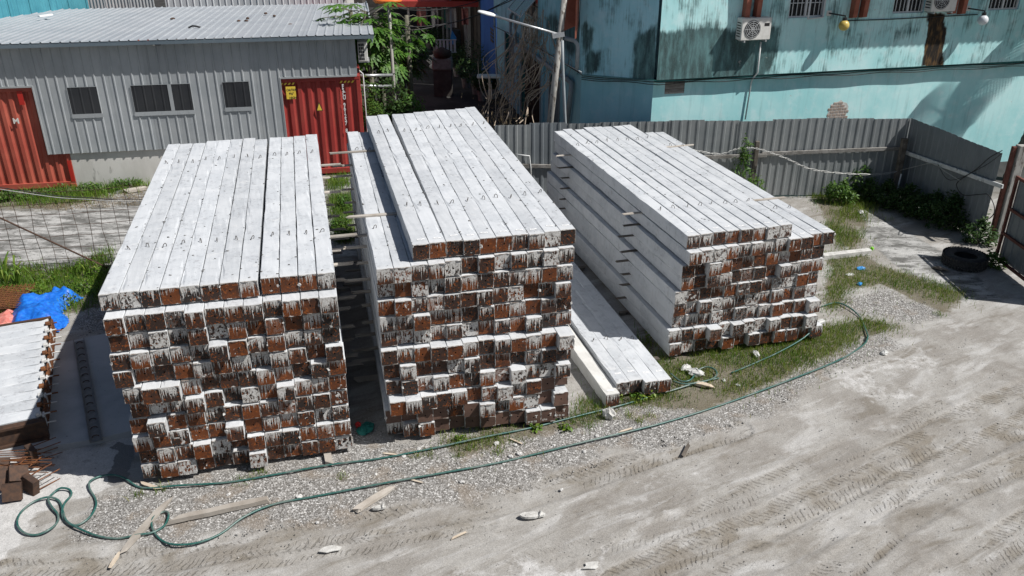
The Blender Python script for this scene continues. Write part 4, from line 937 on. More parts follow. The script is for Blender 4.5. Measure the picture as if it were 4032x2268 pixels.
# ------------------------------------------------------------------ turquoise house: front wall, chamfer, alley wall
LZ = 3.25
C1, C2, D0 = G(2290, 288, LZ), G(2574, 310, LZ), G(2052, 459, 0)
FP = Plane(C2, R(14)); CP = Plane(C1, math.atan2(C2.y - C1.y, C2.x - C1.x)); AP = Plane(C1, math.atan2(C1.y - D0.y, C1.x - D0.x))
CL = (Vector((C2.x, C2.y)) - Vector((C1.x, C1.y))).length
house = thing('turquoise_house', 'two storey turquoise plastered house with mouldy stains behind the grey fence', 'house', (C2.x, C2.y, 0))
HO = Vector(house.location)
def wall_grid(pl_, u0, u1, z0, z1, off, holes, mat, name, parent, stains=(), wets=(), step=.14, org=HO):
    us = sorted(set([u0, u1] + [h[i] for h in holes for i in (0, 1)])); zs = sorted(set([z0, z1] + [h[i] for h in holes for i in (2, 3)]))
    def fill(a):
        o = []
        for p, q in zip(a[:-1], a[1:]):
            k = max(1, int((q - p) / step)); o += [p + (q - p) * i / k for i in range(k)]
        return np.array(o + [a[-1]])
    us, zs = fill(us), fill(zs); U, ZZ = np.meshgrid(us, zs); sh = U.shape; uf, zf = U.ravel(), ZZ.ravel()
    V = np.stack([pl_.a.x + pl_.d.x * uf + pl_.n.x * off - org.x, pl_.a.y + pl_.d.y * uf + pl_.n.y * off - org.y, zf - org.z], -1)
    ix = np.arange(len(uf)).reshape(sh); Fq = np.stack([ix[:-1, :-1].ravel(), ix[:-1, 1:].ravel(), ix[1:, 1:].ravel(), ix[1:, :-1].ravel()], -1)
    cu = (U[:-1, :-1] + U[1:, 1:]).ravel() / 2; cz = (ZZ[:-1, :-1] + ZZ[1:, 1:]).ravel() / 2; keep = np.ones(len(cu), bool)
    for h in holes: keep &= ~((cu > h[0]) & (cu < h[1]) & (cz > h[2]) & (cz < h[3]))
    def st(polys):
        out = np.zeros(len(uf))
        for p, soft, *wt_ in polys:
            ins = inpoly(uf, zf, p); d_ = segdist(uf, zf, p, True)[0]; d_ = np.where(ins, d_, -d_); out = np.maximum(out, smooth(-soft, soft, d_) * (wt_[0] if wt_ else 1))
        return out
    wp = np.stack([uf, np.zeros(len(uf)), zf], -1)
    return np_mesh(name, V, Fq[keep], mat, parent, {'wp': ('FLOAT_VECTOR', wp), 'mould': ('FLOAT', st(stains)), 'wet': ('FLOAT', st(wets))})
def hz(mb): return mb
def poly_on(pl_, pts, off=0): return [pl_.sz(x, y, off) for x, y in pts]
def reveal(pl_, h, off, depth, name, mat, parent, org=HO):
    """jambs, head and sill of an opening, and a closed dark room face behind"""
    mb = MB(); u0, u1, z0, z1 = h
    P_ = lambda u, z, o: pl_.P(u, z, off - o) - org
    for a, b in (((u0, z0), (u1, z0)), ((u1, z0), (u1, z1)), ((u1, z1), (u0, z1)), ((u0, z1), (u0, z0))):
        mb.add([P_(*a, 0), P_(*b, 0), P_(*b, depth), P_(*a, depth)], [(0, 1, 2, 3)])
    return mb.build(name, mat, parent)
def grille_window(pl_, h, off, parent, bars=(4, 3), label=None, depth=.10, leaf_open=None, mat='frame', org=HO):
    u0, u1, z0, z1 = h; o0 = off - depth
    X = lambda u, z, o=0: pl_.P(u, z, o0 + o) - org
    dd, nn = Vector((*pl_.d, 0)), Vector((*pl_.n, 0))
    wn = MB().add([X(u0, z0), X(u1, z0), X(u1, z1), X(u0, z1)], [(0, 1, 2, 3)]).build('window', M['glass'], parent)
    def bar(a, b, w_, t_): return MB().bar(X(*a, .03), X(*b, .03), w_, t_, nn)
    f = MB()
    for a, b in (((u0 + .02, z0), (u0 + .02, z1)), ((u1 - .02, z0), (u1 - .02, z1)), ((u0 + .04, z0 + .02), (u1 - .04, z0 + .02)), ((u0 + .04, z1 - .02), (u1 - .04, z1 - .02))):
        MB().bar(X(*a, .03), X(*b, .03), .05, .05, nn).build('window_frame', M[mat], wn)
    um = (u0 + u1) / 2; MB().bar(X(um, z0 + .03, .035), X(um, z1 - .03, .035), .06, .05, nn).build('window_mullion', M[mat], wn)
    for side in (0, 1):
        a, b = (u0, um) if side == 0 else (um, u1)
        for k in range(1, bars[0]): u = a + (b - a) * k / bars[0]; MB().bar(X(u, z0 + .045, .04), X(u, z1 - .045, .04), .018, .018, nn).build('grille_bar', M[mat], wn)
        for k in range(1, bars[1]): z = z0 + (z1 - z0) * k / bars[1]; MB().bar(X(a + .05, z, .022), X(b - .05, z, .022), .022, .016, nn).build('grille_bar', M[mat], wn)
    return wn
# ---- front wall
uo = .20
fw = []
for (xa, xb, yb) in ((3103, 3240, 72), (3513, 3635, 54), (3889, 4008, 41)):
    u0, z0 = FP.sz(xa, yb, uo); u1, _ = FP.sz(xb, yb, uo); fw.append((u0, u1, z0, z0 + 1.15))
stain1 = poly_on(FP, [(2560, 135), (2640, 128), (2740, 112), (2850, 118), (2910, 125), (3050, 118), (3062, 200), (3000, 300), (2560, 330)], uo)
stain2 = poly_on(FP, [(3240, 85), (3420, 95), (3640, 80), (3640, 180), (3400, 185), (3260, 170)], uo); stain3 = poly_on(FP, [(3760, 60), (4032, 40), (4032, 110), (3780, 120)], uo)
wet1 = poly_on(FP, [(3650, 50), (3720, 50), (3722, 120), (3712, 258), (3632, 262), (3650, 150)], uo)
peel = []
UE = 24.0
wall_grid(FP, 0, UE, LZ, 7.4, uo, fw, M['cyan'], 'upper_front_wall', house, [([(-1, 3), (30, 3), (30, 8), (-1, 8)], .1, .33), (stain1, .34, 1.35), (stain2, .45, .52), (stain3, .5, .5)], [(wet1, .10)], .16)
vu0, vz1 = FP.sz(2620, 318); vu1, vz0 = FP.sz(2693, 366)
pb_u, pb_z = FP.sz(3293, 440); bot = FP.sz(3200, 400)
low_st = [([(UE, .2), (13.0, .2), (13.5, .9), (UE, 1.2)], .4)]
wall_grid(FP, 0, UE, -.1, LZ - .03, 0, [(vu0, vu1, vz0, vz1)], M['cyan'], 'lower_front_wall', house, low_st, [], .2)
MB().add([FP.P(0, LZ, uo) - HO, FP.P(UE, LZ, uo) - HO, FP.P(UE, LZ, -.05) - HO, FP.P(0, LZ, -.05) - HO], [(0, 1, 2, 3)]).build('ledge', M['teal_dark'], house)
MB().box(0, UE, -.03, .0, 0, .07, Matrix.Translation(FP.P(0, LZ - .085, .045) - HO) @ Matrix.Rotation(FP.az, 4, 'Z')).build('ledge_strip', M['teal_dark'], house)
for h in fw:
    reveal(FP, h, uo, .10, 'window_reveal', M['cyan_shade'], house); grille_window(FP, h, uo, house, (4, 3))
u0, u1, z0, z1 = fw[0]   # one leaf of the first window stands open
hinge = FP.P(u1 - .02, 0, uo + .02) - HO; ang = FP.az + R(180 - 28)
dv = Vector((math.cos(ang + R(0)), math.sin(ang), 0)); dv = Vector((*FP.d, 0)) * -.80 + Vector((*FP.n, 0)) * .30
lf = MB()
for a, b in (((0, z0), (0, z1)), ((1, z0), (1, z1)), ((0, z0), (1, z0)), ((0, z1), (1, z1))): MB().bar(hinge + dv * a[0] * .75 + Z * a[1], hinge + dv * b[0] * .75 + Z * b[1], .045, .03, (0, 1, 0) if a[0] == b[0] else (0, 0, 1)).build('open_casement', M['frame'], house)
# vent louvre
reveal(FP, (vu0, vu1, vz0, vz1), 0, .12, 'vent_reveal', M['dark_ply'], house)
vb = MB().add([FP.P(vu0, vz0, -.12) - HO, FP.P(vu1, vz0, -.12) - HO, FP.P(vu1, vz1, -.12) - HO, FP.P(vu0, vz1, -.12) - HO], [(0, 1, 2, 3)]).build('vent', M['hole'], house)
for k in range(5):
    z = vz0 + (vz1 - vz0) * (k + .5) / 5; MB().bar(FP.P(vu0, z, -.03) - HO, FP.P(vu1, z, -.03) - HO, .10, .015, Vector((*FP.n, 0)) * .7 + Z * .7).build('louvre_slat', M['wood'], vb)
# bare brick patch
rb_ = random.Random(5); mb = MB(); mb.prism([(pb_u + .03 + math.cos(6.283 * i / 18) * .36 * rb_.uniform(.75, 1.1), -.004, pb_z + math.sin(6.283 * i / 18) * .36 * rb_.uniform(.75, 1.1)) for i in range(18)], (0, .03, 0), Matrix.Translation(FP.P(0, 0) - HO) @ Matrix.Rotation(FP.az, 4, 'Z')); mb.build('bare_mortar', M['rock'], house)
for k in range(7):
    for j in range(4):
        if (k, j) in ((0, 3), (6, 0), (0, 0), (5, 3), (6, 3)): continue
        u_ = pb_u - .30 + j * .16 + (.08 if k % 2 else 0); z_ = pb_z - .30 + k * .085
        MB().bbox(u_, u_ + .15, -.010, .05, z_, z_ + .075, .008, Matrix.Translation(FP.P(0, 0) - HO) @ Matrix.Rotation(FP.az, 4, 'Z')).build('brick', M['brick'], house)
# terracotta brackets under the windows' planter beams
for (xa, xb, yb) in ((2930, 2951, 86), (2968, 3000, 86), (3354, 3379, 72), (3390, 3420, 70), (3743, 3768, 56), (3780, 3806, 57)):
    u_, z_ = FP.sz((xa + xb) / 2, yb, uo + .2); w_ = .13
    mt = Matrix.Translation(FP.P(u_, z_, uo) - HO) @ Matrix.Rotation(FP.az, 4, 'Z')
    MB().prism([(-w_ / 2, 0, -.02), (-w_ / 2, -.20, .02), (-w_ / 2, -.28, 1.7), (-w_ / 2, 0, 1.7)], (w_, 0, 0), mt).build('eave_bracket', M['terra'], house)
# eave roof above the frame: its corrugated edge throws the toothed shadow
su, sz_ = FP.sz(2932, 13, uo); EO, EZ = 1.14, 6.75
se = su + (EZ - sz_) * .683
mb = MB(); mb.sheet(waves(se, UE, .21, .05, 6), FP.P(0, EZ, uo + EO) - HO, Vector((*FP.d, 0)), Z, (Vector((*FP.n, 0)) * -1 + Z * .22).normalized(), 3.2, .004); mb.build('eave_roof', M['zinc'], house)
mb = MB(); p = [FP.P(0, 0, uo - .02), FP.P(UE, 0, uo - .02), FP.P(UE, 0, -9), FP.P(0, 0, -9)]
# body of the house behind the walls (also shades the alley)
body = [FP.P(0.05, 0, -.3), FP.P(UE, 0, -.3), FP.P(UE, 0, -9), AP.P(-9.5, 0, -.6), AP.P(-.1, 0, -.3)]
MB().prism([Vector((q.x, q.y, 0)) - HO for q in body], (0, 0, 7.35)).build('house_core', M['cyan_shade'], house)
MB().prism([Vector((q.x, q.y, 7.36)) - HO for q in [FP.P(-.5, 0, .6), FP.P(UE, 0, uo - .1), FP.P(UE, 0, -9), AP.P(-9.5, 0, .5), AP.P(0.3, 0, .5)]], (0, 0, .15)).build('roof_slab', M['zinc'], house)
# ---- chamfer
st_c = [([(-1, 3), (9, 3), (9, 8), (-1, 8)], .1, .30), (poly_on(CP, [(2500, 150), (2590, 100), (2590, 330), (2490, 330)], uo), .30, 1.2), (poly_on(CP, [(2300, 190), (2370, 200), (2365, 290), (2300, 292)], uo), .22), (poly_on(CP, [(2290, 60), (2345, 120), (2330, 190), (2290, 180)], uo), .2)]
wall_grid(CP, -.05, CL + .04, LZ, 7.4, uo - .04, [], M['cyan_shade'], 'upper_chamfer_wall', house, st_c, [], .16)
wall_grid(CP, 0, CL, -.1, LZ - .03, 0, [], M['cyan_shade'], 'lower_chamfer_wall', house, [], [], .2)
MB().add([CP.P(-.1, LZ, uo) - HO, CP.P(CL + .1, LZ, uo) - HO, CP.P(CL + .1, LZ, -.05) - HO, CP.P(-.1, LZ, -.05) - HO], [(0, 1, 2, 3)]).build('ledge', M['teal_dark'], house)
# ---- alley wall (s < 0 runs away from us)
def span(xa, ya, xb, yb, off=0):
    a, b = AP.sz(xa, ya, off), AP.sz(xb, yb, off); return (min(a[0], b[0]), max(a[0], b[0]), min(a[1], b[1]), max(a[1], b[1]))
far_s = AP.sz(1957, 300)[0]
ao = .12
w1 = span(2232, 57, 2280, -10, ao); w1 = (AP.sz(2232, 50, ao)[0], AP.sz(2280, 60, ao)[0], AP.sz(2256, 55, ao)[1], AP.sz(2256, 55, ao)[1] + 1.1)
w2 = (AP.sz(2062, 60, ao)[0], AP.sz(2117, 72, ao)[0], AP.sz(2090, 70, ao)[1], AP.sz(2090, 70, ao)[1] + .8)
d1 = (AP.sz(1990, 250)[0], AP.sz(2024, 250)[0], .9, 2.7); d2 = (AP.sz(2052, 459)[0], AP.sz(2128, 459)[0], .0, 2.55); d3 = (AP.sz(2162, 480)[0], AP.sz(2203, 480)[0], .0, 2.55)
d1, d2, d3 = [tuple((min(a[0], a[1]), max(a[0], a[1]), a[2], a[3])) for a in (d1, d2, d3)]
st_a = [([(-20, 3), (9, 3), (9, 8), (-20, 8)], .1, .32), (poly_on(AP, [(2150, 60), (2290, 70), (2290, 250), (2230, 200), (2150, 120)], ao), .5)]
wall_grid(AP, far_s, .05, LZ, 7.4, ao, [tuple(sorted(w1[:2])) + w1[2:], tuple(sorted(w2[:2])) + w2[2:]], M['cyan_shade'], 'upper_alley_wall', house, st_a, [], .22)
wall_grid(AP, far_s, 0, -.1, LZ - .03, 0, [d1, d2, d3], M['cyan_shade'], 'lower_alley_wall', house, [], [], .22)
for h in (w1, w2):
    h = tuple(sorted(h[:2])) + h[2:]; reveal(AP, h, ao, .1, 'window_reveal', M['cyan_shade'], house); grille_window(AP, h, ao, house, (2, 2))
nA, dA = Vector((*AP.n, 0)), Vector((*AP.d, 0))
# green top-hung sash
h = tuple(sorted(w2[:2])) + w2[2:]
top = AP.P((h[0] + h[1]) / 2, h[3], ao + .02) - HO; hw_ = (h[1] - h[0]) / 2; dn_ = (nA * .55 - Z * .62)
sash = MB().add([top - dA * hw_, top + dA * hw_, top + dA * hw_ + dn_, top - dA * hw_ + dn_], [(0, 1, 2, 3)]).build('awning_sash', pm('green_tinted_glass', (.01, .11, .10), (.015, .14, .13), 3, .2, 0, 0, spec=.5), house)
for a, b in ((-1, -1), (1, 1), (0, 0)): MB().bar(top + dA * hw_ * a, top + dA * hw_ * b + dn_, .05, .03, nA).build('sash_frame', M['frame'], sash)
for q in (Vector((0, 0, 0)), dn_): MB().bar(top - dA * hw_ + q, top + dA * hw_ + q, .05, .03, nA).build('sash_frame', M['frame'], sash)
# open terracotta shutter beside the near window
h = tuple(sorted(w1[:2])) + w1[2:]
hg = AP.P(h[1] + .02, 0, ao + .02) - HO; sv = (nA * .25 + dA * .75)
sb = MB().prism([hg + Z * (h[2] - .25), hg + sv * 1.0 + Z * (h[2] - .45), hg + sv * 1.0 + Z * (h[3] + .1), hg + Z * (h[3] + .1)], nA * .04); sb.build('shutter', M['terra'], house)
MB().prism([hg + Z * (h[2] - .20), hg + nA * .42 + Z * (h[2] - .35), hg + nA * .42 + Z * (h[3] + .1), hg + Z * (h[3] + .1)], dA * .03).build('shutter', M['terra'], house)
# doors
for h, m_, nm in ((d1, 'glass', 'door_window'), (d2, 'door_brown', 'folding_door'), (d3, 'glass', 'grille_door')):
    reveal(AP, h, 0, .18, 'door_reveal', M['teal_dark'], house)
    pn = MB().add([AP.P(h[0], h[2], -.16) - HO, AP.P(h[1], h[2], -.16) - HO, AP.P(h[1], h[3], -.16) - HO, AP.P(h[0], h[3], -.16) - HO], [(0, 1, 2, 3)]).build(nm, M[m_], house)
    k_ = int((h[1] - h[0]) / .12)
    for k in range(1, k_): u_ = h[0] + (h[1] - h[0]) * k / k_; MB().bar(AP.P(u_, h[2], -.14) - HO, AP.P(u_, h[3], -.14) - HO, .02, .03, nA).build('door_rib' if m_ == 'door_brown' else 'grille_bar', M['door_brown'] if m_ == 'door_brown' else M['pvc'], pn)
    for u_ in (h[0], h[1]): MB().bar(AP.P(u_, h[2], .01) - HO, AP.P(u_, h[3], .01) - HO, .06, .05, nA).build('door_jamb', M['pvc'], pn)
# pilasters between the doors
for xx in (2040, 2140): 
    s_ = AP.sz(xx, 440)[0]; MB().box(s_ - .12, s_ + .12, -.06, 0, 0, LZ - .2, Matrix.Translation(AP.P(0, 0) - HO) @ Matrix.Rotation(AP.az, 4, 'Z')).build('pilaster', M['cyan_shade'], house)
# ---- pipes and cables on the walls (each its own thing)
def pipe(name, pts, r_, mat, label, cat='pipe', n_=8): return tag(MB().tube(pts, r_, n_).build(name, mat, None, True), label, cat)
def onp(pl_, px, py, off): s_, z_ = pl_.sz(px, py, off); return pl_.P(s_, z_, off)
pipe('drain_pipe', [onp(FP, 2996, 165, uo + .04), onp(FP, 2983, 285, uo + .04), onp(FP, 2962, 312, .1), onp(FP, 2958, 325, .05), onp(FP, 2934, 470, .05)], .022, M['pvc_white'], 'thin white drain pipe running down from the front air conditioner')
pipe('waste_pipe', [onp(AP, 2034, 175, .12), onp(AP, 2110, 224, .12), onp(AP, 2180, 275, .12), onp(AP, 2235, 312, .12), onp(AP, 2249, 326, .12), onp(AP, 2250, 345, .12), onp(AP, 2233, 490, .12)], .075, M['pvc'], 'thick grey waste pipe sloping along the alley wall then dropping')
pipe('overflow_pipe', [onp(CP, 2225, 150, uo + .10), onp(CP, 2262, 160, uo + .10), onp(CP, 2274, 176, uo + .10), onp(CP, 2275, 200, uo + .10), onp(CP, 2272, 272, uo + .10)], .06, M['pvc'], 'grey elbow pipe above the cable ledge at the house corner')
pipe('down_pipe', [onp(AP, 2028, -20, ao + .06), onp(AP, 2028, 90, ao + .06), onp(AP, 2033, 172, ao + .06)], .045, M['pvc'], 'grey downpipe beside the green tilted window')
pipe('vent_pipe', [onp(AP, 2018, 50, ao + .06), onp(AP, 2010, 60, ao + .06), onp(AP, 2010, 140, ao + .06), onp(AP, 2020, 150, ao + .06)], .05, M['pvc'], 'short grey loop pipe beside the downpipe')
pipe('slim_pole', [AT(2214, 160, 23.0), AT(2216, 260, 23.0), AT(2226, 490, 23.0), Vector((AT(2226, 490, 23.0).x + .02, 23.0, 0))], .04, M['pvc'], 'slim grey pole standing behind the flaking street pole', 'pole')
pipe('corner_pipe', [onp(AP, 1946, 70, .1), onp(AP, 1952, 180, .1), onp(AP, 1962, 345, .1)], .035, M['pvc'], 'slim grey pipe where turquoise wall meets blue wall')
for k in range(3):
    pts = []
    for i in range(0, 41):
        x = 2290 + (4032 - 2290) * i / 40
        pl_ = CP if x < 2574 else FP
        yl = 290 + (x - 2290) * (20 / 284) if x < 2574 else 310 - (x - 2574) * .0494
        pts.append(onp(pl_, x, yl + 8 + k * 7 + 3 * math.sin(i * (.7 + k * .2)), .10 + .02 * k))
    pipe('wall_cable', pts, .011, M['cable'], ['uppermost dark cable slung under the house ledge', 'middle dark cable slung under the house ledge', 'lowest dark cable slung under the house ledge'][k], 'cable', 5)
pts = [onp(FP, 3322, 82, uo + .03), onp(FP, 3500, 76, uo + .03), onp(FP, 3650, 68, uo + .03), onp(FP, 3850, 57, uo + .03)]
pipe('conduit', pts, .014, M['cable'], 'thin conduit joining the two globe lamps on the wall', 'conduit', 5)
pts = [onp(AP, 2289 - (2289 - 1940) * i / 14, 292 - 190 * (i / 14) - 10 * math.sin(i / 14 * 3.1), .16 + .02 * (i % 2)) for i in range(15)]
pipe('wall_cable', pts, .016, M['cable'], 'dark cable climbing along the alley wall ledge', 'cable', 5)
pts = [onp(AP, 2289 - (2289 - 2110) * i / 8, 284 - 95 * (i / 8), .18) for i in range(9)]
pipe('wall_conduit', pts, .013, M['pvc_white'], 'thin white conduit along the alley wall ledge', 'conduit', 5)
# ---- air conditioners, lamps
u0_, z0_ = FP.sz(2912, 160, uo + .3)
air_unit(FP.P(u0_, z0_, uo + .34), FP.az, 'white air conditioner over the black mould stain on the turquoise wall', .88, .58, .30)
u0_, z0_ = FP.sz(3660, 47, uo + .3)
air_unit(FP.P(u0_, z0_, uo + .34), FP.az, 'white air conditioner above the brown wet streak on the turquoise wall', .82, .62, .30)
u0_, z0_ = AP.sz(2081, 155, ao + .3); t = air_unit(AP.P(u0_ - .75, z0_, ao + .33), AP.az, 'grey air conditioner on the alley wall under the green window', .80, .56, .28)
for px, py, m_, lab in ((3323, 100, 'globe_y', 'yellowed globe lamp on a bracket under the terracotta brackets'), (3870, 79, 'globe_w', 'white globe lamp on a bracket beside the far window')):
    u_, z_ = FP.sz(px, py, uo + .35); t = thing('globe_lamp', lab, 'lamp', FP.P(u_, z_, uo + .35), FP.az)
    r_ = .145; MB().lathe([(0.001, -r_)] + [(r_ * math.cos(a), r_ * math.sin(a)) for a in [R(x) for x in range(-75, 76, 15)]] + [(.04, r_ * .98)], 16).build('globe', M[m_], t, True)
    MB().lathe([(.0, .21), (.055, .21), (.06, .12), (.0, .12)], 12).build('lamp_cap', M['grill_dark'], t)
    MB().tube([(0, 0, .20), (0, .0, .25), (-.25, .1, .29), (-.30, .34, .29)], .022, 6).build('lamp_arm', M['grill_dark'], t); MB().box(-.37, -.23, .325, .349, .22, .36).build('wall_plate', M['white_dirty'], t)
# ---- blue house further along the alley
bl_s = AP.sz(1897, 268)[0]
bh = thing('blue_house', 'ultramarine plastered house wall further down the alley', 'house', AP.P(far_s, 0, 0), AP.az)
MB().box(bl_s - far_s, -.02, -.02, 6, 0, 7.2).build('house_wall', M['blue_wall'], bh)
MB().box((bl_s - far_s) * .52, (bl_s - far_s) * .28, -.05, .0, 1.6, 2.2).build('louvre_window', M['dark_ply'], bh) if False else None
mb = MB(); uu = AP.sz(1925, 245)[0] - far_s; zz = AP.sz(1925, 245)[1]; mb.tube([(uu - .25, -.06, zz), (uu + .2, -.06, zz), (uu + .2, -.02, zz)], .03, 6).tube([(uu - .05, -.06, zz), (uu - .05, -.06, zz - .35)], .03, 6); mb.build('tap_pipe', M['pvc'], bh)
uu = AP.sz(1940, 130)[0] - far_s; zz = AP.sz(1940, 110)[1]
for k in range(4): MB().box(uu - .35, uu + .35, -.05, -.02, zz - .6 + k * .16, zz - .5 + k * .16).build('louvre_slat', M['dark_ply'], bh)
# ---- darker sheds beyond the blue wall
s0_ = bl_s
for k in range(7):
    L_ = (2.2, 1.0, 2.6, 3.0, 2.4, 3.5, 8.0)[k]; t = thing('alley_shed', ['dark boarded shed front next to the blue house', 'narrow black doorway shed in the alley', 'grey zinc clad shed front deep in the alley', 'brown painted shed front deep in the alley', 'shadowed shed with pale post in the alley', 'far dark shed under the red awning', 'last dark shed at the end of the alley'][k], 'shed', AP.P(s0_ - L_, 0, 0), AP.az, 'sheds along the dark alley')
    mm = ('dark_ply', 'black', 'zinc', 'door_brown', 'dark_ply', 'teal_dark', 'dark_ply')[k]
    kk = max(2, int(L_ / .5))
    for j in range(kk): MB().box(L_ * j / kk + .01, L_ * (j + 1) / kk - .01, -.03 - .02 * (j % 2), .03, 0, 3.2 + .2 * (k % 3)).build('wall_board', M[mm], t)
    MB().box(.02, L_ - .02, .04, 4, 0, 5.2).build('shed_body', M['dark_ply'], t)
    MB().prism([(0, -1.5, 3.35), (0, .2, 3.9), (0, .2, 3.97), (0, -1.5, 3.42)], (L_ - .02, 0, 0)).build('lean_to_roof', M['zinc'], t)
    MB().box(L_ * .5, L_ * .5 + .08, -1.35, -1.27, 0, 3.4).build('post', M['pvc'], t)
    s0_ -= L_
# left side of the alley and its end
for k in range(4):
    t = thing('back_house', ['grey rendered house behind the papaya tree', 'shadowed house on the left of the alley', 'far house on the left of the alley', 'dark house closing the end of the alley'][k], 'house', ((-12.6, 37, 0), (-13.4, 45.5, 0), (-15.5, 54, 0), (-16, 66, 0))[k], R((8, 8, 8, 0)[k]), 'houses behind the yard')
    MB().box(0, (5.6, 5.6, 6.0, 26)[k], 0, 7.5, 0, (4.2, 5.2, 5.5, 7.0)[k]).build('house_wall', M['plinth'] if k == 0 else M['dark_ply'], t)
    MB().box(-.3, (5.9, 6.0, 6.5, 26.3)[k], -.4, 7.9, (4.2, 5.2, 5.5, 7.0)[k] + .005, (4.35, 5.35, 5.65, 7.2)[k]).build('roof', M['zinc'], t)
a, b = AT(1560, 18, 42), AT(1835, 4, 42)
t = thing('red_awning', 'red painted metal awning across the end of the alley', 'awning', (a.x, 42, 0))
for k in range(6):
    x0_ = (b.x - a.x + 1.2) * k / 6 - .6; x1_ = (b.x - a.x + 1.2) * (k + 1) / 6 - .6
    MB().prism([(x0_, 0, a.z), (x1_ - .01, 0, a.z + .02), (x1_ - .01, 3.0, a.z + .9), (x0_, 3.0, a.z + .9)], (0, 0, .05)).build('awning_sheet', M['red_roof'], t)
MB().box(-.6, b.x - a.x + .6, -.06, -.002, a.z - .10, a.z + .16).build('awning_fascia', M['red_roof'], t)
for x_ in (.2, b.x - a.x - .2): MB().box(x_, x_ + .1, 2.6, 2.7, 0, a.z + .7).build('post', M['galv'], t)
# ------------------------------------------------------------------ sheet fence around the back of the yard
FT = 2.25
KC = G(3588, 461, FT); KL = G(2400, 480, FT); KR = G(3945, 603, FT)
BF = Plane(KL, math.atan2(KC.y - KL.y, KC.x - KL.x)); bd, bn = Vector((*BF.d, 0)), Vector((*BF.n, 0))
cs = (Vector((KC.x, KC.y)) - BF.a).dot(BF.d); ls = BF.sz(1950, 492)[0]
fence = thing('sheet_fence', 'grey ribbed sheet metal fence along the back and corner of the yard', 'fence', BF.P(ls, 0), BF.az)
rfz = random.Random(4); u = 0.0; T = cs - ls; k = 0
while u < T - .05:
    w_ = .95 if u + 1.2 < T else T - u
    mb = MB(); tilt = rfz.uniform(-.012, .012); off = (k % 2) * .012
    mb.sheet(ribs(0, w_ + .03, .235, .020, .05, .25, .02), (u, -off, .04 + rfz.uniform(-.02, .02)), (1, 0, 0), (0, -1, 0), (tilt, rfz.uniform(-.01, .01), 1), FT - .04 + rfz.uniform(-.03, .02), .002)
    mb.build('fence_panel', M['fence_b'] if k == 1 else M['fence'], fence); u += w_; k += 1
RFP = Plane(KC, math.atan2(KR.y - KC.y, KR.x - KC.x)); rn_, rd_ = Vector((*RFP.n, 0)), Vector((*RFP.d, 0))
# the return side faces the yard: its normal must point left
flip = -1 if RFP.n.x > 0 else 1
Tr = (Vector((KR.x, KR.y)) - RFP.a).length
FO = fence.location
def lf_(p): return local(fence, p)
u = 0.02
while u < Tr - .02:
    w_ = .95 if u + 1.2 < Tr else Tr - u
    o0 = lf_(RFP.P(u, .04)); d_ = lf_(RFP.P(u + 1, .04)) - o0; n_ = lf_(RFP.P(u, .04, flip)) - o0
    mb = MB(); mb.sheet(ribs(0, w_ + .02, .235, .020, .05, .25, .02), o0, d_, n_, (0, 0, 1), FT - .04 + rfz.uniform(-.02, .01), .002); mb.build('fence_panel', M['fence_b'], fence); u += w_
# rails and posts
def on_bf(px, py, off): s_, z_ = BF.sz(px, py, off); return BF.P(s_, z_, off)
def frail(a, b, mat, w_=.05, h_=.10):
    MB().bar(lf_(a), lf_(b), w_, h_, (0, 0, 1), .006).build('fence_rail', mat, fence)
frail(on_bf(3000, 606, .06), on_bf(3540, 584, .06), M['rail']); frail(on_bf(2730, 620, .06), on_bf(3018, 612, .10), M['rail']); frail(on_bf(2040, 652, .06), on_bf(2190, 655, .06), M['rail'])
s_, z_ = RFP.sz(3560, 598, .06 * flip); s2, z2 = RFP.sz(3948, 735, .06 * flip); frail(RFP.P(s_, z_, .06 * flip), RFP.P(s2, z2, .06 * flip), M['rail_white'])
for px, yt, w_ in ((2983, 556, .11),):
    a = on_bf(px, yt, .14); MB().bar(lf_(Vector((a.x, a.y, 0))), lf_(a), w_, w_, (0, 1, 0), .008).build('fence_post', M['post'], fence)
a = KC + bn * .30 - bd * .22; z_ = AT(3543, 545, a.y).z
MB().bar(lf_(Vector((a.x, a.y, 0))), lf_(Vector((a.x + .0, a.y, z_))), .15, .13, (0, 1, 0), .01).build('fence_post', M['post'], fence)
tag(MB().bar(Vector((a.x - .03, a.y - .2, 0)), Vector((a.x + .04, a.y - .12, .75)), .035, .03).build('white_stake', M['pvc_white']), 'white stake leaning against the corner fence post', 'stake')
pp = [on_bf(x, y, .08) for x, y in ((2032, 608), (2085, 614), (2090, 660), (2092, 720))]
tag(MB().tube(pp, .018, 6).build('vent_pipe', M['pvc_white'], None, True), 'thin white pipe bent over the rail of the back fence', 'pipe')
# ---- gate post and gate leaf
GB = G(3893, 950)
gz = AT(3995, 572, GB.y).z
t = thing('gate_post', 'mossy concrete gate post with rusty steel upright at the fence end', 'gate post', GB)
MB().bbox(-.02, .07, -.05, .05, 0, gz - .03, .006).build('steel_upright', M['gate_steel'], t)
MB().bbox(.10, .30, -.10, .10, 0, gz, .012).build('concrete_pillar', M['pole'], t)
ga, gb = G(3932, 1015, .12), G(4032, 1092, .12); gd = (gb - ga); gd.z = 0; gd.normalize(); gaz = math.atan2(gd.y, gd.x)
t = thing('yard_gate', 'grey sheet gate leaf in a rusty frame beside the old tyre', 'gate', Vector((ga.x, ga.y, 0)), gaz)
for k in range(3):
    mb = MB(); mb.sheet(ribs(k * .8, k * .8 + .81, .27, .025, .05, .3, .02), (0, 0, .14), (1, 0, 0), (0, -1, 0), (0, 0, 1), 1.95, .002); mb.build('gate_sheet', M['fence_b'], t)
for x_ in (0, 2.4): MB().box(x_ - .03, x_ + .03, -.09, -.036, .10, 2.12).build('gate_stile', M['gate_steel'], t)
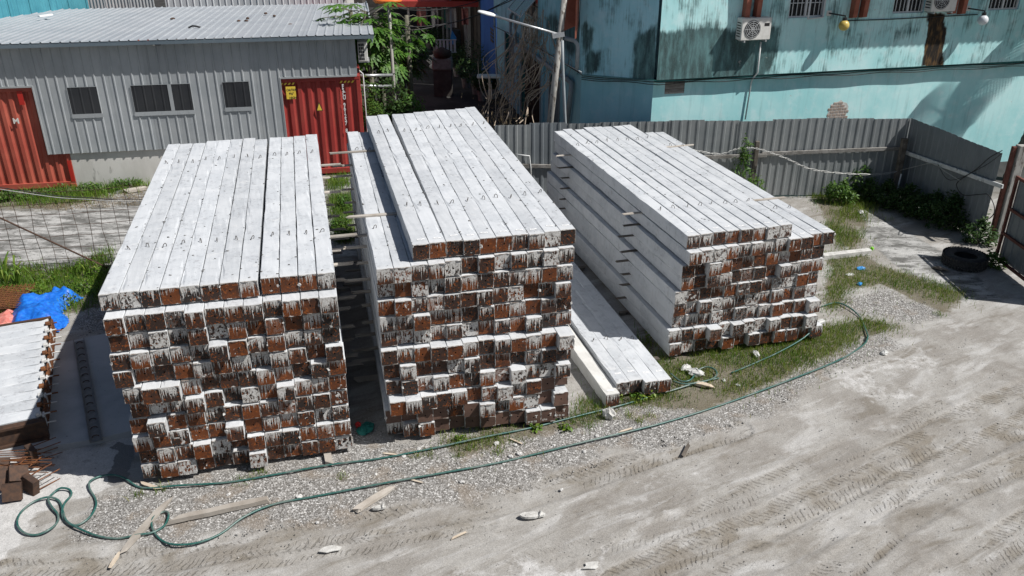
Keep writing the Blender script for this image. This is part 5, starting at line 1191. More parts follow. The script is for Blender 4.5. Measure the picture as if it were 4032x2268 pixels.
for z_ in (.13, .75, 1.35, 2.09): MB().box(.03, 2.37, -.085, -.036, z_ - .03, z_ + .03).build('gate_rail', M['gate_steel'], t)
# ---- cables on and near the fence
def px_line(pts, off, plane=None): return [on_bf(x, y, off) for x, y in pts]
def smooth_pts(pts, k=5):
    out = []; n_ = len(pts)
    for i in range(n_ - 1):
        p0, p1, p2, p3 = pts[max(i - 1, 0)], pts[i], pts[i + 1], pts[min(i + 2, n_ - 1)]
        for j in range(k):
            t_ = j / k; out.append(.5 * ((2 * p1) + (p2 - p0) * t_ + (2 * p0 - 5 * p1 + 4 * p2 - p3) * t_ ** 2 + (3 * p1 - p0 - 3 * p2 + p3) * t_ ** 3))
    return out + [pts[-1]]
c3 = lambda x, y: (2400 + x / 1.578, y / 1.578)
base = smooth_pts(px_line([c3(480, 925), c3(680, 958), c3(780, 930), c3(860, 920), c3(950, 932), c3(1100, 985), c3(1250, 1050), c3(1450, 1078), c3(1680, 1082), c3(1800, 1060)], .32), 10)
for q in (0, 1):
    pts = [p + Z * .02 * math.sin(i * .9 + q * math.pi) + bn * .02 * math.cos(i * .9 + q * math.pi) for i, p in enumerate(base)]
    tag(MB().tube(pts, .010, 5).build('twisted_wire', M['cable_pale'], None, True), ['pale wire strand twisted with another, sagging along the fence', 'second pale strand of the twisted wire on the fence'][q], 'wire')
rr = lambda x, y: RFP.P(*RFP.sz(x, y, .12 * flip), .12 * flip)
e = [on_bf(*c3(1800, 1060), .32)] + [rr(*c3(x, y)) for x, y in ((1900, 1035), (2010, 1015), (2080, 1062), (2180, 1125))]
tag(MB().tube(smooth_pts(e, 6), .010, 5).build('wire', M['cable_pale'], None, True), 'pale wire end reaching from the corner post along the side fence', 'wire')
e = [rr(*c3(x, y)) for x, y in ((2440, 935), (2360, 980), (2280, 1050), (2170, 1125), (2160, 1165), (2200, 1212), (2300, 1208), (2355, 1212), (2392, 1290), (2370, 1350), (2270, 1395))]
tag(MB().tube(smooth_pts(e, 6), .012, 5).build('cable', M['cable'], None, True), 'black cable looping down the side fence', 'cable')
e = [rr(*c3(x, y)) for x, y in ((2440, 950), (2330, 1030), (2120, 1120), (2040, 1020))]
tag(MB().tube(smooth_pts(e, 6), .008, 5).build('cable', M['cable'], None, True), 'thin black cable crossing the white rail of the side fence', 'cable')

# ------------------------------------------------------------------ street pole with lamp, alley pole, overhead lines
PY = 23.35
b0, b1 = AT(2165, 490, PY), AT(2222, 0, PY); dv = (b1 - b0); foot = b0 - dv * (b0.z / dv.z); topp = b1 + dv * .25
t = thing('street_pole', 'flaking leaning concrete pole carrying a street lamp behind the fence', 'street pole', foot)
MB().tube([Vector((0, 0, 0)), (topp - foot) * .5, topp - foot], [.098, .088, .075], 12).build('pole_shaft', M['pole'], t, True)
a0, a1 = AT(2196, 134, PY - .12), AT(1950, 64, PY + .2)
MB().tube([a0 - foot, a1 - foot], .032, 8).build('lamp_arm', M['galv'], t, True)
MB().bar(a0 - foot + Vector((-.14, 0, -.05)), a0 - foot + Vector((.18, 0, .0)), .10, .12).build('arm_clamp', M['galv'], t)
h1 = AT(1882, 45, PY + .3); ax = (h1 - a1)
hm = MB(); L_ = ax.length; ax.normalize(); sdv = ax.cross(Z).normalized(); up = sdv.cross(ax)
prof = [(0, .05, .04), (.12, .09, .06), (.3, .15, .065), (.75, .15, .055), (.97, .10, .04), (1.0, .05, .02)]
vs_ = []; 
for f_, w_, h_ in prof:
    for i in range(10):
        a_ = 2 * math.pi * i / 10; vs_.append(a1 - foot + ax * L_ * f_ + sdv * w_ * math.cos(a_) + up * (h_ * math.sin(a_) if math.sin(a_) > 0 else .35 * h_ * math.sin(a_)))
hm.add(vs_, [(a * 10 + i, a * 10 + (i + 1) % 10, (a + 1) * 10 + (i + 1) % 10, (a + 1) * 10 + i) for a in range(5) for i in range(10)] + [tuple(range(10))[::-1], tuple(range(50, 60))])
hm.build('lamp_head', M['white'], t, True)
q0, q1 = AT(1530, 12, 27.5), AT(1552, 366, 27.5); dv = q1 - q0; foot2 = q0 + dv * (q0.z / -dv.z)
t = thing('alley_pole', 'grey timber pole with orange cap beside the papaya tree', 'pole', foot2)
MB().tube([Vector((0, 0, 0)), (q0 - foot2) * .5, q0 - foot2], [.062, .056, .05], 10).build('pole_shaft', M['pole_old'], t, True)
for k in range(3): MB().tube([(q0 - foot2) * (.35 + .2 * k) + Vector((.075 * math.cos(a), .075 * math.sin(a), .03 * math.sin(a))) for a in np.linspace(0, 6.28, 10)], .012, 5).build('wire_band', M['cable'], t)
oc = AT(1525, 2, 27.6); tag(MB().lathe([(0, -.12), (.30, -.08), (.36, .0), (.30, .06), (0, .1)], 14, Matrix.Translation(oc) @ Matrix.Diagonal((1.3, .8, .9, 1))).build('orange_lamp_shade', M['orange'], None, True), 'orange shade on top of the grey timber pole', 'lamp shade')
for k, (ya, yb) in enumerate(((298, 296), (338, 340))):
    p, q = AT(1418, ya, 26.6), AT(1545, yb, 27.4); tag(MB().tube([p, q], .05, 8).build('steel_rail', M['galv'], None, True), ['upper galvanised rail from the red container to the timber pole', 'lower galvanised rail from the red container to the timber pole'][k], 'rail')
for k, pts in enumerate(([(1540, 20, 27.5), (1600, 38, 29), (1700, 40, 30), (1790, 28, 31), (1870, 8, 31), (1930, -15, 31)], [(1545, 95, 27.5), (1620, 105, 28), (1700, 101, 29), (1800, 84, 30), (1900, 50, 30), (2000, 0, 30)], [(1548, 112, 27.5), (1590, 118, 28), (1660, 115, 29), (1800, 85, 29.4), (1890, 55, 29), (2060, -20, 28)], [(1543, 135, 27.5), (1570, 148, 27.6), (1592, 135, 27.8), (1596, 122, 28)])):
    pts = [AT(*p) for p in pts]; tag(MB().tube(smooth_pts(pts, 5), .016, 5).build('overhead_cable', M['cable']), ['highest overhead cable below the red awning', 'middle overhead cable from the timber pole to the turquoise house', 'lower overhead cable from the timber pole to the turquoise house', 'slack cable loop hanging off the timber pole'][k], 'cable')

# ------------------------------------------------------------------ truck tyre by the gate
tc = G(3793, 1043)
t = thing('truck_tyre', 'worn black truck tyre lying flat by the gate', 'tyre', (tc.x, tc.y, 0.005), .3)
R0, R1, Wd = .48, .25, .28
prof = [(R1, .04), (R1 + .05, .0), (R0 - .08, .0), (R0 - .01, .05), (R0, .10), (R0, Wd - .10), (R0 - .01, Wd - .05), (R0 - .08, Wd), (R1 + .05, Wd - .005), (R1, Wd - .04), (R1 - .01, Wd - .06), (R1 + .06, Wd - .10), (R1 + .06, .10), (R1 - .01, .06)]
MB().lathe(prof, 40, None, True).build('tyre_casing', M['tyre'], t, True)
mb = MB()
for i in range(44):
    a = 2 * math.pi * i / 44
    for z_, da in ((.07, 0), (.155, .07), (.235, 0)):
        mb.bbox(-.028, .028, -.004, .018, -.035, .035, .006, Matrix.Rotation(a + da, 4, 'Z') @ Matrix.Translation((0, -R0 + .006, z_)) @ Matrix.Rotation(R(14), 4, 'Y') @ Matrix.Rotation(math.pi, 4, 'Z'))
tr_ = mb.build('tread', M['tyre'], t); tr_['kind'] = 'stuff'
# ------------------------------------------------------------------ plants
def leaf_cloud(P, size, seed, droop=.3, asp=.5, up=.5):
    """diamond leaves with a fold at points P -> arrays"""
    r = np.random.default_rng(seed); n_ = len(P); a = r.uniform(0, 6.283, n_); el = r.normal(0, .5, n_) - droop
    d = np.stack([np.cos(a) * np.cos(el), np.sin(a) * np.cos(el), np.sin(el)], -1); s = np.stack([-np.sin(a), np.cos(a), r.normal(0, .35, n_)], -1); s /= np.linalg.norm(s, axis=1)[:, None]
    nn = np.cross(d, s); L_ = size * r.uniform(.6, 1.25, n_)[:, None]; w_ = L_ * asp * .5
    V = np.stack([P, P + d * L_ * .45 + s * w_ + nn * w_ * .25, P + d * L_, P + d * L_ * .45 - s * w_ + nn * w_ * .25], 1).reshape(-1, 3)
    b = (np.arange(n_) * 4)[:, None]; F_ = np.concatenate([b + np.array([[0, 1, 2]]), b + np.array([[0, 2, 3]])], 1).reshape(-1, 3)
    return V, F_
def ellipsoid(n_, c, rad, seed, shell=.45):
    r = np.random.default_rng(seed); v = r.normal(0, 1, (n_, 3)); v /= np.linalg.norm(v, axis=1)[:, None]; q = v * (shell + (1 - shell) * r.random(n_)[:, None] ** .6)
    return q * np.array(rad) + np.array(c)
def shrub(loc, label, lobes, n_, size, mat, seed, group=None, asp=.5, name='shrub', cat='shrub', stems=5, droop=.3):
    t = thing(name, label, cat, loc, 0, group); r = random.Random(seed); Ps = []
    for i, (c, rad) in enumerate(lobes):
        k = int(n_ / len(lobes)); p = ellipsoid(k, c, rad, seed * 7 + i); nz = fbm(p[:, 0] * 5 + seed, p[:, 2] * 5 + p[:, 1] * 3, seed, 2); Ps.append(p[nz > .38])
    P_ = np.concatenate(Ps); P_ = P_[P_[:, 2] > .01]
    V, F_ = leaf_cloud(P_, size, seed, droop, asp); V[:, 2] = np.maximum(V[:, 2], .004); np_mesh('foliage', V, F_, mat, t)
    mb = MB()
    for k in range(stems):
        c, rad = lobes[k % len(lobes)]; e = Vector(c) + Vector((r.uniform(-.5, .5) * rad[0], r.uniform(-.5, .5) * rad[1], r.uniform(0, .6) * rad[2])); b = Vector((r.uniform(-.06, .06), r.uniform(-.06, .06), 0))
        mb.tube([b, b.lerp(e, .5) + Vector((r.uniform(-.06, .06), r.uniform(-.06, .06), .05)), e], [.012, .009, .004], 5)
    mb.build('stem', M['bark'], t); return t
def blades(name, P, hmin, hmax, wd, mat, seed, label, cat='grass', lean=.5):
    r = np.random.default_rng(seed); n_ = len(P); a = r.uniform(0, 6.283, n_); H_ = hmin + (hmax - hmin) * r.random(n_) ** 1.8; b = r.uniform(0, 6.283, n_)
    ln = H_ * (lean * r.random(n_) + .1); dx_ = np.stack([np.cos(b) * ln, np.sin(b) * ln, H_], -1); s = np.stack([np.cos(a), np.sin(a), np.zeros(n_)], -1) * (wd * (.6 + .8 * r.random(n_)))[:, None]
    B = np.concatenate([P[:, :2], np.zeros((n_, 1)) if P.shape[1] < 3 else P[:, 2:3]], 1); m_ = B + dx_ * np.array([.35, .35, .6]); tip = B + dx_ * np.array([1, 1, .92])
    V = np.stack([B - s, B + s, m_ + s * .7, m_ - s * .7, tip], 1).reshape(-1, 3); o = (np.arange(n_) * 5)[:, None]
    F_ = np.concatenate([o + np.array([[0, 1, 2]]), o + np.array([[0, 2, 3]]), o + np.array([[3, 2, 4]])], 1).reshape(-1, 3)
    return tag(np_mesh(name, V, F_, mat), label, cat, None, 'stuff')
def gpts(key, dens, seed, thr=.42, sc=1.6):
    p = scatter_poly([GRASS[key]], dens, seed); nz = fbm(p[:, 0] * sc, p[:, 1] * sc, seed + 3, 3) + rng.normal(0, .05, len(p)); p = p[nz > thr]; return p + rng.normal(0, .09, p.shape) + (rng.random((len(p), 1)) < .18) * rng.normal(0, .28, p.shape)
blades('grass', gpts('front', 3200, 41, .41), .03, .13, .0045, M['grass'], 42, 'short patchy grass in front of the stack by the corner fence')
blades('grass', gpts('right', 2600, 43, .42), .03, .14, .0045, M['grass'], 44, 'yellowish grass patches beside the stack by the corner fence')
blades('grass', gpts('fence', 1500, 45, .42, 1.9), .04, .22, .005, M['grass'], 46, 'taller bright grass between the stack and the back fence')
blades('grass', gpts('tarp', 1500, 47, .36), .05, .28, .006, M['grass_lush'], 48, 'lush green weeds behind the blue tarpaulin')
blades('grass', gpts('mid', 3000, 49, .45), .03, .16, .0042, M['grass'], 50, 'grass growing along the foot of the tallest stack')
blades('grass', gpts('cont', 900, 51, .42), .08, .34, .006, M['grass_lush'], 52, 'weeds along the foot of the container and plinth')
blades('grass', gpts('gap', 1300, 53, .38), .08, .32, .006, M['grass_lush'], 54, 'weeds growing in the gap behind the first two stacks')
blades('grass', gpts('gap2', 1800, 55, .42), .05, .22, .005, M['grass'], 56, 'grass around the low loose piles')
sp = []
for px, py in ((1000, 1880), (950, 1900), (1040, 1865), (640, 1930), (545, 1955), (1640, 1800), (1800, 1800), (1850, 1770), (1960, 1780), (2480, 1640), (2520, 1660), (1690, 1790), (2320, 1680), (2560, 1640), (3700, 1240), (1350, 1880)):
    c = G(px, py); sp.append(np.array([c.x, c.y]) + rng.normal(0, .055, (55, 2)))
blades('grass', np.concatenate(sp), .03, .14, .004, M['grass'], 57, 'small grass tufts dotted through the gravel', lean=1.0)
p = scatter_poly([W2([(330, 780), (620, 740), (640, 775), (560, 810), (260, 830), (100, 820)])], 800, 58)
blades('dry_grass', p, .02, .10, .005, M['dry'], 59, 'dry brown straw heap below the plinth', lean=2.2)

# broad leaf weeds
rw = random.Random(12)
def weed(px, py, hgt, wid, n_, size, mat, label, group, k, z=0): 
    c = G(px, py, z); return shrub((c.x, c.y, z), label, [((0, 0, hgt * .55), (wid, wid, hgt * .5)), ((rw.uniform(-.5, .5) * wid, rw.uniform(-.5, .5) * wid, hgt * .35), (wid * .9, wid * .9, hgt * .35))], n_, size, mat, k, group, .62, 'weed', 'weed', 4)
k = 300
for px in range(-20, 560, 42):
    weed(px + rw.uniform(-12, 12), 788 - px * .085 + rw.uniform(-8, 10), rw.uniform(.22, .42), rw.uniform(.18, .30), 230, .085, M['leaf'] if px % 3 else M['grass_lush'], f'leafy weed along the container and plinth foot, {ORD[(k - 299)]} from the painted M end', 'weeds along the container foot', k); k += 1
for px, py in ((20, 1160), (90, 1190), (160, 1170), (230, 1190), (290, 1130), (350, 1150), (390, 1090), (60, 1110), (180, 1110), (330, 1060), (405, 1160), (270, 1200)):
    weed(px, py, rw.uniform(.15, .35), rw.uniform(.16, .30), 220, .06, M['grass_lush'], 'leafy weed growing behind the blue tarpaulin', 'weeds behind the tarpaulin', k); k += 1
for px, py in ((1310, 645), (1350, 650), (1375, 640), (1345, 900), (1360, 820), (1345, 950)):
    weed(px, py, rw.uniform(.25, .45), .25, 260, .09, M['leaf'], 'bushy weed in the gap between the container and the stacks', 'weeds in the gap', k); k += 1
for px, py, hh in ((1810, 1740, .12), (1860, 1650, .10), (1930, 1660, .12), (2110, 1690, .12), (2200, 1660, .12), (2225, 1690, .14), (2470, 1590, .22), (2520, 1570, .20), (2560, 1560, .22), (2600, 1545, .18), (2450, 1500, .25), (2420, 1440, .25), (3135, 1340, .22), (2570, 1330, .22), (2530, 1230, .25)):
    weed(px, py, hh, hh * .75, 60, .07, M['grass_lush'], 'small bright leafed weed sprouting at the foot of the piles', 'small weeds at the foot of the piles', k); k += 1
for i, (px, py, hh, ww, n_, m_) in enumerate(((3300, 800, .55, .35, 700, 'leaf'), (3380, 770, .75, .35, 700, 'leaf'), (3450, 740, .9, .45, 900, 'leaf_dark'), (3560, 830, .55, .6, 1100, 'leaf_dark'), (3650, 860, .6, .6, 1200, 'leaf_dark'), (3730, 900, .7, .6, 1300, 'leaf_dark'), (3790, 880, 1.0, .45, 1000, 'leaf_dark'), (3850, 960, .5, .35, 500, 'leaf_dark'), (3480, 800, .5, .5, 900, 'leaf_dark'), (3900, 1050, .35, .25, 300, 'leaf'))):
    c = G(px, py); shrub((c.x, c.y, 0), ['bright weed clump at the foot of the back fence', 'tall light green weed against the back fence', 'dark weed climbing beside the corner post', 'dark low shrub under the white rail', 'broad dark shrub at the foot of the side fence', 'dense dark shrub behind the tyre', 'tall dark shrub against the side fence', 'small shrub at the gate post', 'shrub filling the fence corner', 'weed tuft beside the gate and tyre'][i],
        [((0, 0, hh * .6), (ww, ww * .8, hh * .6)), ((ww * .6, -.1, hh * .4), (ww * .7, ww * .6, hh * .42)), ((-ww * .6, .1, hh * .5), (ww * .6, ww * .6, hh * .55)), ((ww * .2, .1, hh * .95), (ww * .35, ww * .3, hh * .4))], n_ * 2, .10, M[m_], 400 + i, 'shrubs along the corner fence', .5, stems=6)
c = AT(2935, 640, 22.05); shrub((c.x, c.y, 0), 'leafy creeper climbing the short fence post', [((-.05, .1, .9), (.28, .16, .8)), ((.0, .1, 1.6), (.16, .12, .5)), ((-.2, 0, .5), (.4, .25, .45)), ((.35, 0, .5), (.3, .2, .4))], 1500, .12, M['leaf'], 431, None, .35, 'creeper', 'creeper', 6)
# tall reed by the wire mesh
def reed(px, py, n_, h_, seed, label):
    c = G(px, py); t = thing('reed', label, 'reed', (c.x, c.y, 0)); r = random.Random(seed); mb = MB()
    for i in range(n_):
        a = r.uniform(0, 6.28); L_ = h_ * r.uniform(.6, 1.1); w_ = .022; d = Vector((math.cos(a), math.sin(a), 0)); s = Vector((-math.sin(a), math.cos(a), 0)); b = d * r.uniform(0, .06); z0_ = r.uniform(0, .35) * h_
        pts = [b + Z * z0_, b + d * L_ * .15 + Z * (z0_ + L_ * .45), b + d * L_ * .38 + Z * (z0_ + L_ * .62), b + d * L_ * .6 + Z * (z0_ + L_ * .45)]; ws = [w_ * .6, w_, w_ * .8, .002]
        vs_ = []
        for p, q in zip(pts, ws): vs_ += [p - s * q, p + s * q]
        mb.add(vs_, [(j * 2, j * 2 + 1, j * 2 + 3, j * 2 + 2) for j in range(3)])
    mb.build('foliage', M['grass_lush'], t); MB().tube([(0, 0, 0), (.03, 0, h_ * .5), (.0, .03, h_ * .8)], [.014, .012, .006], 6).build('stem', M['grass_lush'], t)
reed(28, 1130, 11, .95, 3, 'tall bright reed standing by the wire mesh'); reed(75, 1130, 9, .75, 4, 'shorter reed beside the tall one by the wire mesh'); reed(350, 1090, 7, .5, 5, 'drooping reed by the first stack'); reed(3180, 740, 10, .9, 6, 'thin reed leaning on the back fence')
# ---- papaya trees
def papaya_leaf(mb, base, d, size, seed):
    r = random.Random(seed); d = d.normalized(); s = d.cross(Z)
    if s.length < .05: s = Vector((1, 0, 0))
    s.normalize(); u_ = s.cross(d)
    for k in range(-4, 5):
        a = k * R(33); ln = size * (1 - abs(k) * .085) * r.uniform(.85, 1.1); ax = d * math.cos(a) + s * math.sin(a) - Z * .12 * abs(k) * .4; ax.normalize(); sd_ = ax.cross(u_).normalized()
        prof = [(0, .012), (.25, .07), (.38, .055), (.5, .15), (.56, .06), (.72, .12), (.78, .05), (1.0, .0)]
        vs_ = []
        for f_, w_ in prof: 
            p = base + ax * ln * f_ - Z * ln * .18 * f_ * f_; vs_ += [p - sd_ * w_ * size * .9, p + sd_ * w_ * size * .9 + u_ * .01]
        mb.add(vs_, [(j * 2, j * 2 + 1, j * 2 + 3, j * 2 + 2) for j in range(len(prof) - 1)])
def papaya(foot, top, n_, size, label, seed, mat='papaya'):
    t = thing('papaya_tree', label, 'tree', foot); r = random.Random(seed); h_ = top - foot
    MB().tube([Vector((0, 0, 0)), h_ * .4 + Vector((.08, 0, 0)), h_], [.12, .10, .07], 10).build('trunk', M['bark'], t, True)
    lv = MB(); st = MB()
    for i in range(n_):
        a = i * 2.4 + r.uniform(-.3, .3); el = r.uniform(-.75, .7); L_ = r.uniform(.4, 1.15); d = Vector((math.cos(a) * math.cos(el), math.sin(a) * math.cos(el), math.sin(el)))
        b = h_ - Z * r.uniform(0, .9); e = b + d * L_ - Z * .12; st.tube([b, b.lerp(e, .5) + Z * .08, e], [.016, .013, .010], 5)
        papaya_leaf(lv, e, Vector((d.x, d.y, d.z - .55)), size * r.uniform(.8, 1.15), seed * 50 + i)
    st.build('leaf_stalk', M['bark'], t).__setitem__('kind', 'stuff'); lv.build('crown', M[mat], t)
def ptree(pxt, pyt, Yd, n_, size, label, seed, mat='papaya'):
    tp = AT(pxt, pyt, Yd); papaya(Vector((tp.x - .1, Yd, 0)), tp, n_, size, label, seed, mat)
ptree(1440, 45, 27.6, 60, .50, 'papaya tree with bright lobed leaves beside the shed roof', 3)
ptree(1380, 40, 28.6, 46, .48, 'papaya tree overhanging the end of the shed roof', 4)
ptree(1490, 130, 28.8, 60, .50, 'papaya tree in shade behind the timber pole', 5)
ptree(1575, 150, 31, 60, .52, 'dark papaya tree leaning over the alley', 6, 'leaf_dark')
ptree(1600, 60, 30, 12, .5, 'slim papaya tree below the red awning', 8)
def bush(px, py, Yd, rad, n_, size, mat, label, seed, group=None, zc=None):
    c = AT(px, py, Yd); zc = c.z if zc is None else zc
    shrub((c.x, Yd, 0), label, [((0, 0, zc), rad), ((rad[0] * .6, -.2, zc * .8), (rad[0] * .6, rad[1] * .6, rad[2] * .7)), ((-rad[0] * .6, .1, zc * .75), (rad[0] * .6, rad[1] * .6, rad[2] * .7)), ((0, 0, zc * .45), (rad[0] * .8, rad[1] * .8, zc * .5))], n_, size, mat, seed, group, .45, stems=8)
bush(1520, 395, 27.2, (.9, .7, .7), 3800, .16, M['leaf_dark'], 'dark broad leafed shrub at the foot of the timber pole', 501)
bush(1430, 390, 26.4, (.55, .5, .8), 2000, .10, M['leaf'], 'small leafed shrub beside the red container side', 502)
bush(1610, 420, 27.4, (.6, .5, .4), 1300, .16, M['papaya'], 'young bright shrub at the mouth of the alley', 503)
# ---- potted plants in the alley
def potted(px, py, h_, seed, label, pr_=.2):
    c = G(px, py); t = thing('potted_plant', label, 'potted plant', (c.x, c.y, 0), 0, 'potted plants along the alley wall')
    MB().lathe([(0, .0), (pr_ * .75, 0), (pr_, pr_ * 2), (pr_ * 1.08, pr_ * 2), (pr_ * 1.08, pr_ * 2.15), (pr_ * .92, pr_ * 2.15), (pr_ * .9, pr_ * 1.9), (0, pr_ * 1.9)], 14).build('pot', M['pot'], t)
    P_ = ellipsoid(700, (0, 0, pr_ * 2 + h_ * .5), (h_ * .5, h_ * .5, h_ * .5), seed); V, F_ = leaf_cloud(P_, .13, seed, .2, .4); np_mesh('foliage', V, F_, M['leaf_dark'], t)
    MB().tube([(0, 0, pr_ * 1.8), (.03, .02, pr_ * 2 + h_ * .5)], .015, 5).build('stem', M['bark'], t)
for i, (px, py, h_) in enumerate(((1898, 396, .9), (1940, 388, .5), (1875, 370, 1.1), (1835, 345, .9), (1860, 310, 1.4), (1800, 300, .9), (1775, 270, 1.1), (1720, 215, 1.0), (1690, 190, 1.0))):
    potted(px, py, h_, 600 + i, ['potted plant in a tall grey pot at the alley mouth', 'grey pot with low plant at the blue wall corner', 'bushy potted plant behind the tall grey pot', 'flowering potted plant in the alley shade', 'tallest potted plant against the boarded shed', 'potted plant by the kerb stones', 'potted plant beside the grey barrel', 'potted plant under the white basin', 'farthest potted plant in the dark alley'][i])
# ---- dead vine hanging from the lamp arm side
vt = AT(2100, 100, 25.2); t = thing('dead_vine', 'tangle of dead brown vine hanging down beside the street pole', 'vine', (vt.x, vt.y, 0)); rv = random.Random(5); mb = MB()
ctrl = [(2105, 60, 40), (2095, 130, 45), (2080, 190, 60), (2062, 250, 90), (2035, 320, 80), (2005, 390, 60), (1985, 450, 60), (1975, 500, 55)]
for i in range(150):
    a = rv.uniform(0, 5); k0 = int(a); n_ = rv.randrange(2, 5); pts = []; off = rv.gauss(0, .75)
    for j in range(k0, min(k0 + n_, len(ctrl))):
        x, y, w_ = ctrl[j]; p = AT(x + off * w_ + rv.gauss(0, w_ * .22), y + rv.uniform(-25, 25), 25.2 - 1.5 * j / 7 + rv.gauss(0, .22)); p.z = max(p.z, .05); pts.append(p - Vector((vt.x, vt.y, 0)))
    if len(pts) > 1: mb.tube(smooth_pts(pts, 4), rv.uniform(.006, .016), 3)
o = mb.build('branch', M['vine'], t); o['kind'] = 'stuff'
P_ = []
for i in range(1500):
    j = rv.uniform(0, 6.99); k0 = int(j); f_ = j - k0; x = ctrl[k0][0] * (1 - f_) + ctrl[k0 + 1][0] * f_; y = ctrl[k0][1] * (1 - f_) + ctrl[k0 + 1][1] * f_; p = AT(x + rv.gauss(0, 1) * ctrl[k0][2] * .8, y, 25.2 - 1.5 * j / 7 + rv.gauss(0, .2)); P_.append((p.x - vt.x, p.y - vt.y, max(.05, p.z)))
V, F_ = leaf_cloud(np.array(P_), .10, 77, .8, .16); np_mesh('dry_leaves', V, F_, M['dry'], t)['kind'] = 'stuff'
# ---- palm at the end of the house wall (trunk in the frame, crown beyond it)
pf = AT(4012, 560, 24.4); t = thing('palm_tree', 'ringed brown palm trunk at the end of the turquoise wall', 'palm', (pf.x, 24.4, 0)); ptp = AT(4040, 380, 24.4)
dvp = Vector((ptp.x - pf.x, 0, ptp.z - pf.z)).normalized(); hp = dvp * 5.6 + Vector((2.0, .45, 0)); prf = []
mb = MB(); pts, rs = [], []
for i in range(60): f_ = i / 59; pts.append(hp * f_); rs.append(.19 - .05 * f_ + (.02 if i % 2 else 0))
mb.tube(pts, rs, 12); mb.build('trunk', M['palm_bark'], t)
mb = MB(); rpalm = random.Random(2)
for i in range(8):
    a = i * 2.4; d = Vector((math.cos(a), math.sin(a), 0)); s = Vector((-math.sin(a), math.cos(a), 0)); L_ = rpalm.uniform(1.3, 1.9); el = rpalm.uniform(-.1, .8); cv = []
    for j in range(15): f_ = j / 14; cv.append(hp + d * L_ * f_ * (1 - .15 * f_) + Z * (L_ * math.sin(el) * f_ - L_ * .36 * f_ * f_))
    mb.tube(cv, [.022 * (1 - j / 16) for j in range(15)], 4)
    for j in range(1, 15):
        for q in range(2):
            b = cv[j - 1].lerp(cv[j], q / 2); ll = .62 * math.sin(math.pi * min(1, .15 + j / 15 * .85)) + .1
            for sg in (-1, 1):
                e = b + s * sg * ll * .75 + d * ll * .4 - Z * ll * .45; w_ = d * .024; mb.add([b - w_, b + w_, b.lerp(e, .6) + w_, e], [(0, 1, 2, 3)])
mb.build('crown', M['leaf'], t)
# ------------------------------------------------------------------ casting bed with fresh piles, lower left
BZ = .46
b0 = G(159, 1638, BZ); b1 = G(195, 1253, BZ); by_ = Vector((b1.x - b0.x, b1.y - b0.y, 0)); BL = by_.length; by_.normalize(); bx_ = Vector((by_.y, -by_.x, 0)); 
if bx_.x > 0: bx_ = -bx_
baz = math.atan2(by_.y, by_.x) - R(90)      # y axis along by_, x axis to the right
t = thing('casting_bed', 'long steel casting bed holding fresh piles beside the rusty steel heap', 'casting bed', (b0.x, b0.y, SLAB_Z), baz)
z1 = BZ - SLAB_Z
MB().box(-7, .06, -.10, -.03, 0, z1 - .01).build('front_channel_web', M['rust_dark'], t)
MB().box(-7, .06, -.16, -.102, z1 - .05, z1 - .012).build('channel_flange', M['rust_dark'], t); MB().box(-7, .06, -.16, -.102, 0, .04).build('channel_flange', M['rust_dark'], t)
MB().box(-7, .02, BL + .03, BL + .10, 0, z1).build('rear_channel', M['rust_dark'], t)
MB().box(-7, -.05, 0, BL, 0, .105).build('bed_plate', M['rust_dark'], t)
NB = 12; pb = BL / NB
for i in range(NB):
    MB().box(.02, .055, i * pb + .03, i * pb + pb - .03, .08, z1 - .01).build('stop_plate', M['rust'], t)
    c = MB(); y_ = i * pb + pb * .5
    c.tube([(.0, y_ - pb * .45, z1 + .01), (.14, y_ - pb * .45, z1 + .02)], .014, 6).tube([(.05, y_ - pb * .45, z1 - .15), (.19, y_ - pb * .40, z1 - .16)], .013, 6)
    c.bbox(-.06, .02, y_ - pb * .45 - .04, y_ - pb * .45 + .04, z1 - .005, z1 + .06, .012); c.bbox(.03, .06, y_ - pb * .45 - .06, y_ - pb * .45 + .06, z1 - .2, z1 + .03, .008)
    c.build('wing_clamp', M['rust'] if i % 2 else M['chip'], t)
shb = to_me(shaft_mesh(6.6, 900, True), 'pile_shaft', [M['pile']])
for i in range(NB):
    lc = Vector((b0.x, b0.y, BZ - PW)) + by_ * (pb * (i + .5)) + Vector((math.cos(baz), math.sin(baz), 0)) * -.02
    q = thing('concrete_pile', f"fresh pile lying in the steel casting bed, {ORD[i+1]} from the rusty steel heap", 'concrete pile', lc, baz + R(90), 'fresh piles in the casting bed')
    o = link('pile_shaft', shb, q); o.scale = (pb / PW * .985, 1, 1)
# ---- rolled steel rail on the slab
r0_, r1_ = G(380, 1740, SLAB_Z), G(312, 1345, SLAB_Z); d = (r1_ - r0_); L_ = d.length; az_ = math.atan2(d.y, d.x) - R(90)
t = thing('steel_channel', 'dark steel channel with punched lugs lying on the slab', 'steel channel', r0_ + Z * .004, az_)
MB().box(-.09, .09, 0, L_, 0, .012).build('channel_web', M['channel'], t)
for x_ in (-.095, .083): MB().box(x_, x_ + .012, 0, L_, .0, .06).build('channel_flange', M['channel'], t)
for k in range(14):
    y_ = .12 + k * (L_ - .24) / 13; MB().tube([(.05 * math.cos(a), y_ + .02 * math.sin(a), .016 + .022 * math.sin(a)) for a in np.linspace(0, math.pi, 7)], .008, 5).build('lug', M['rust_dark'], t)
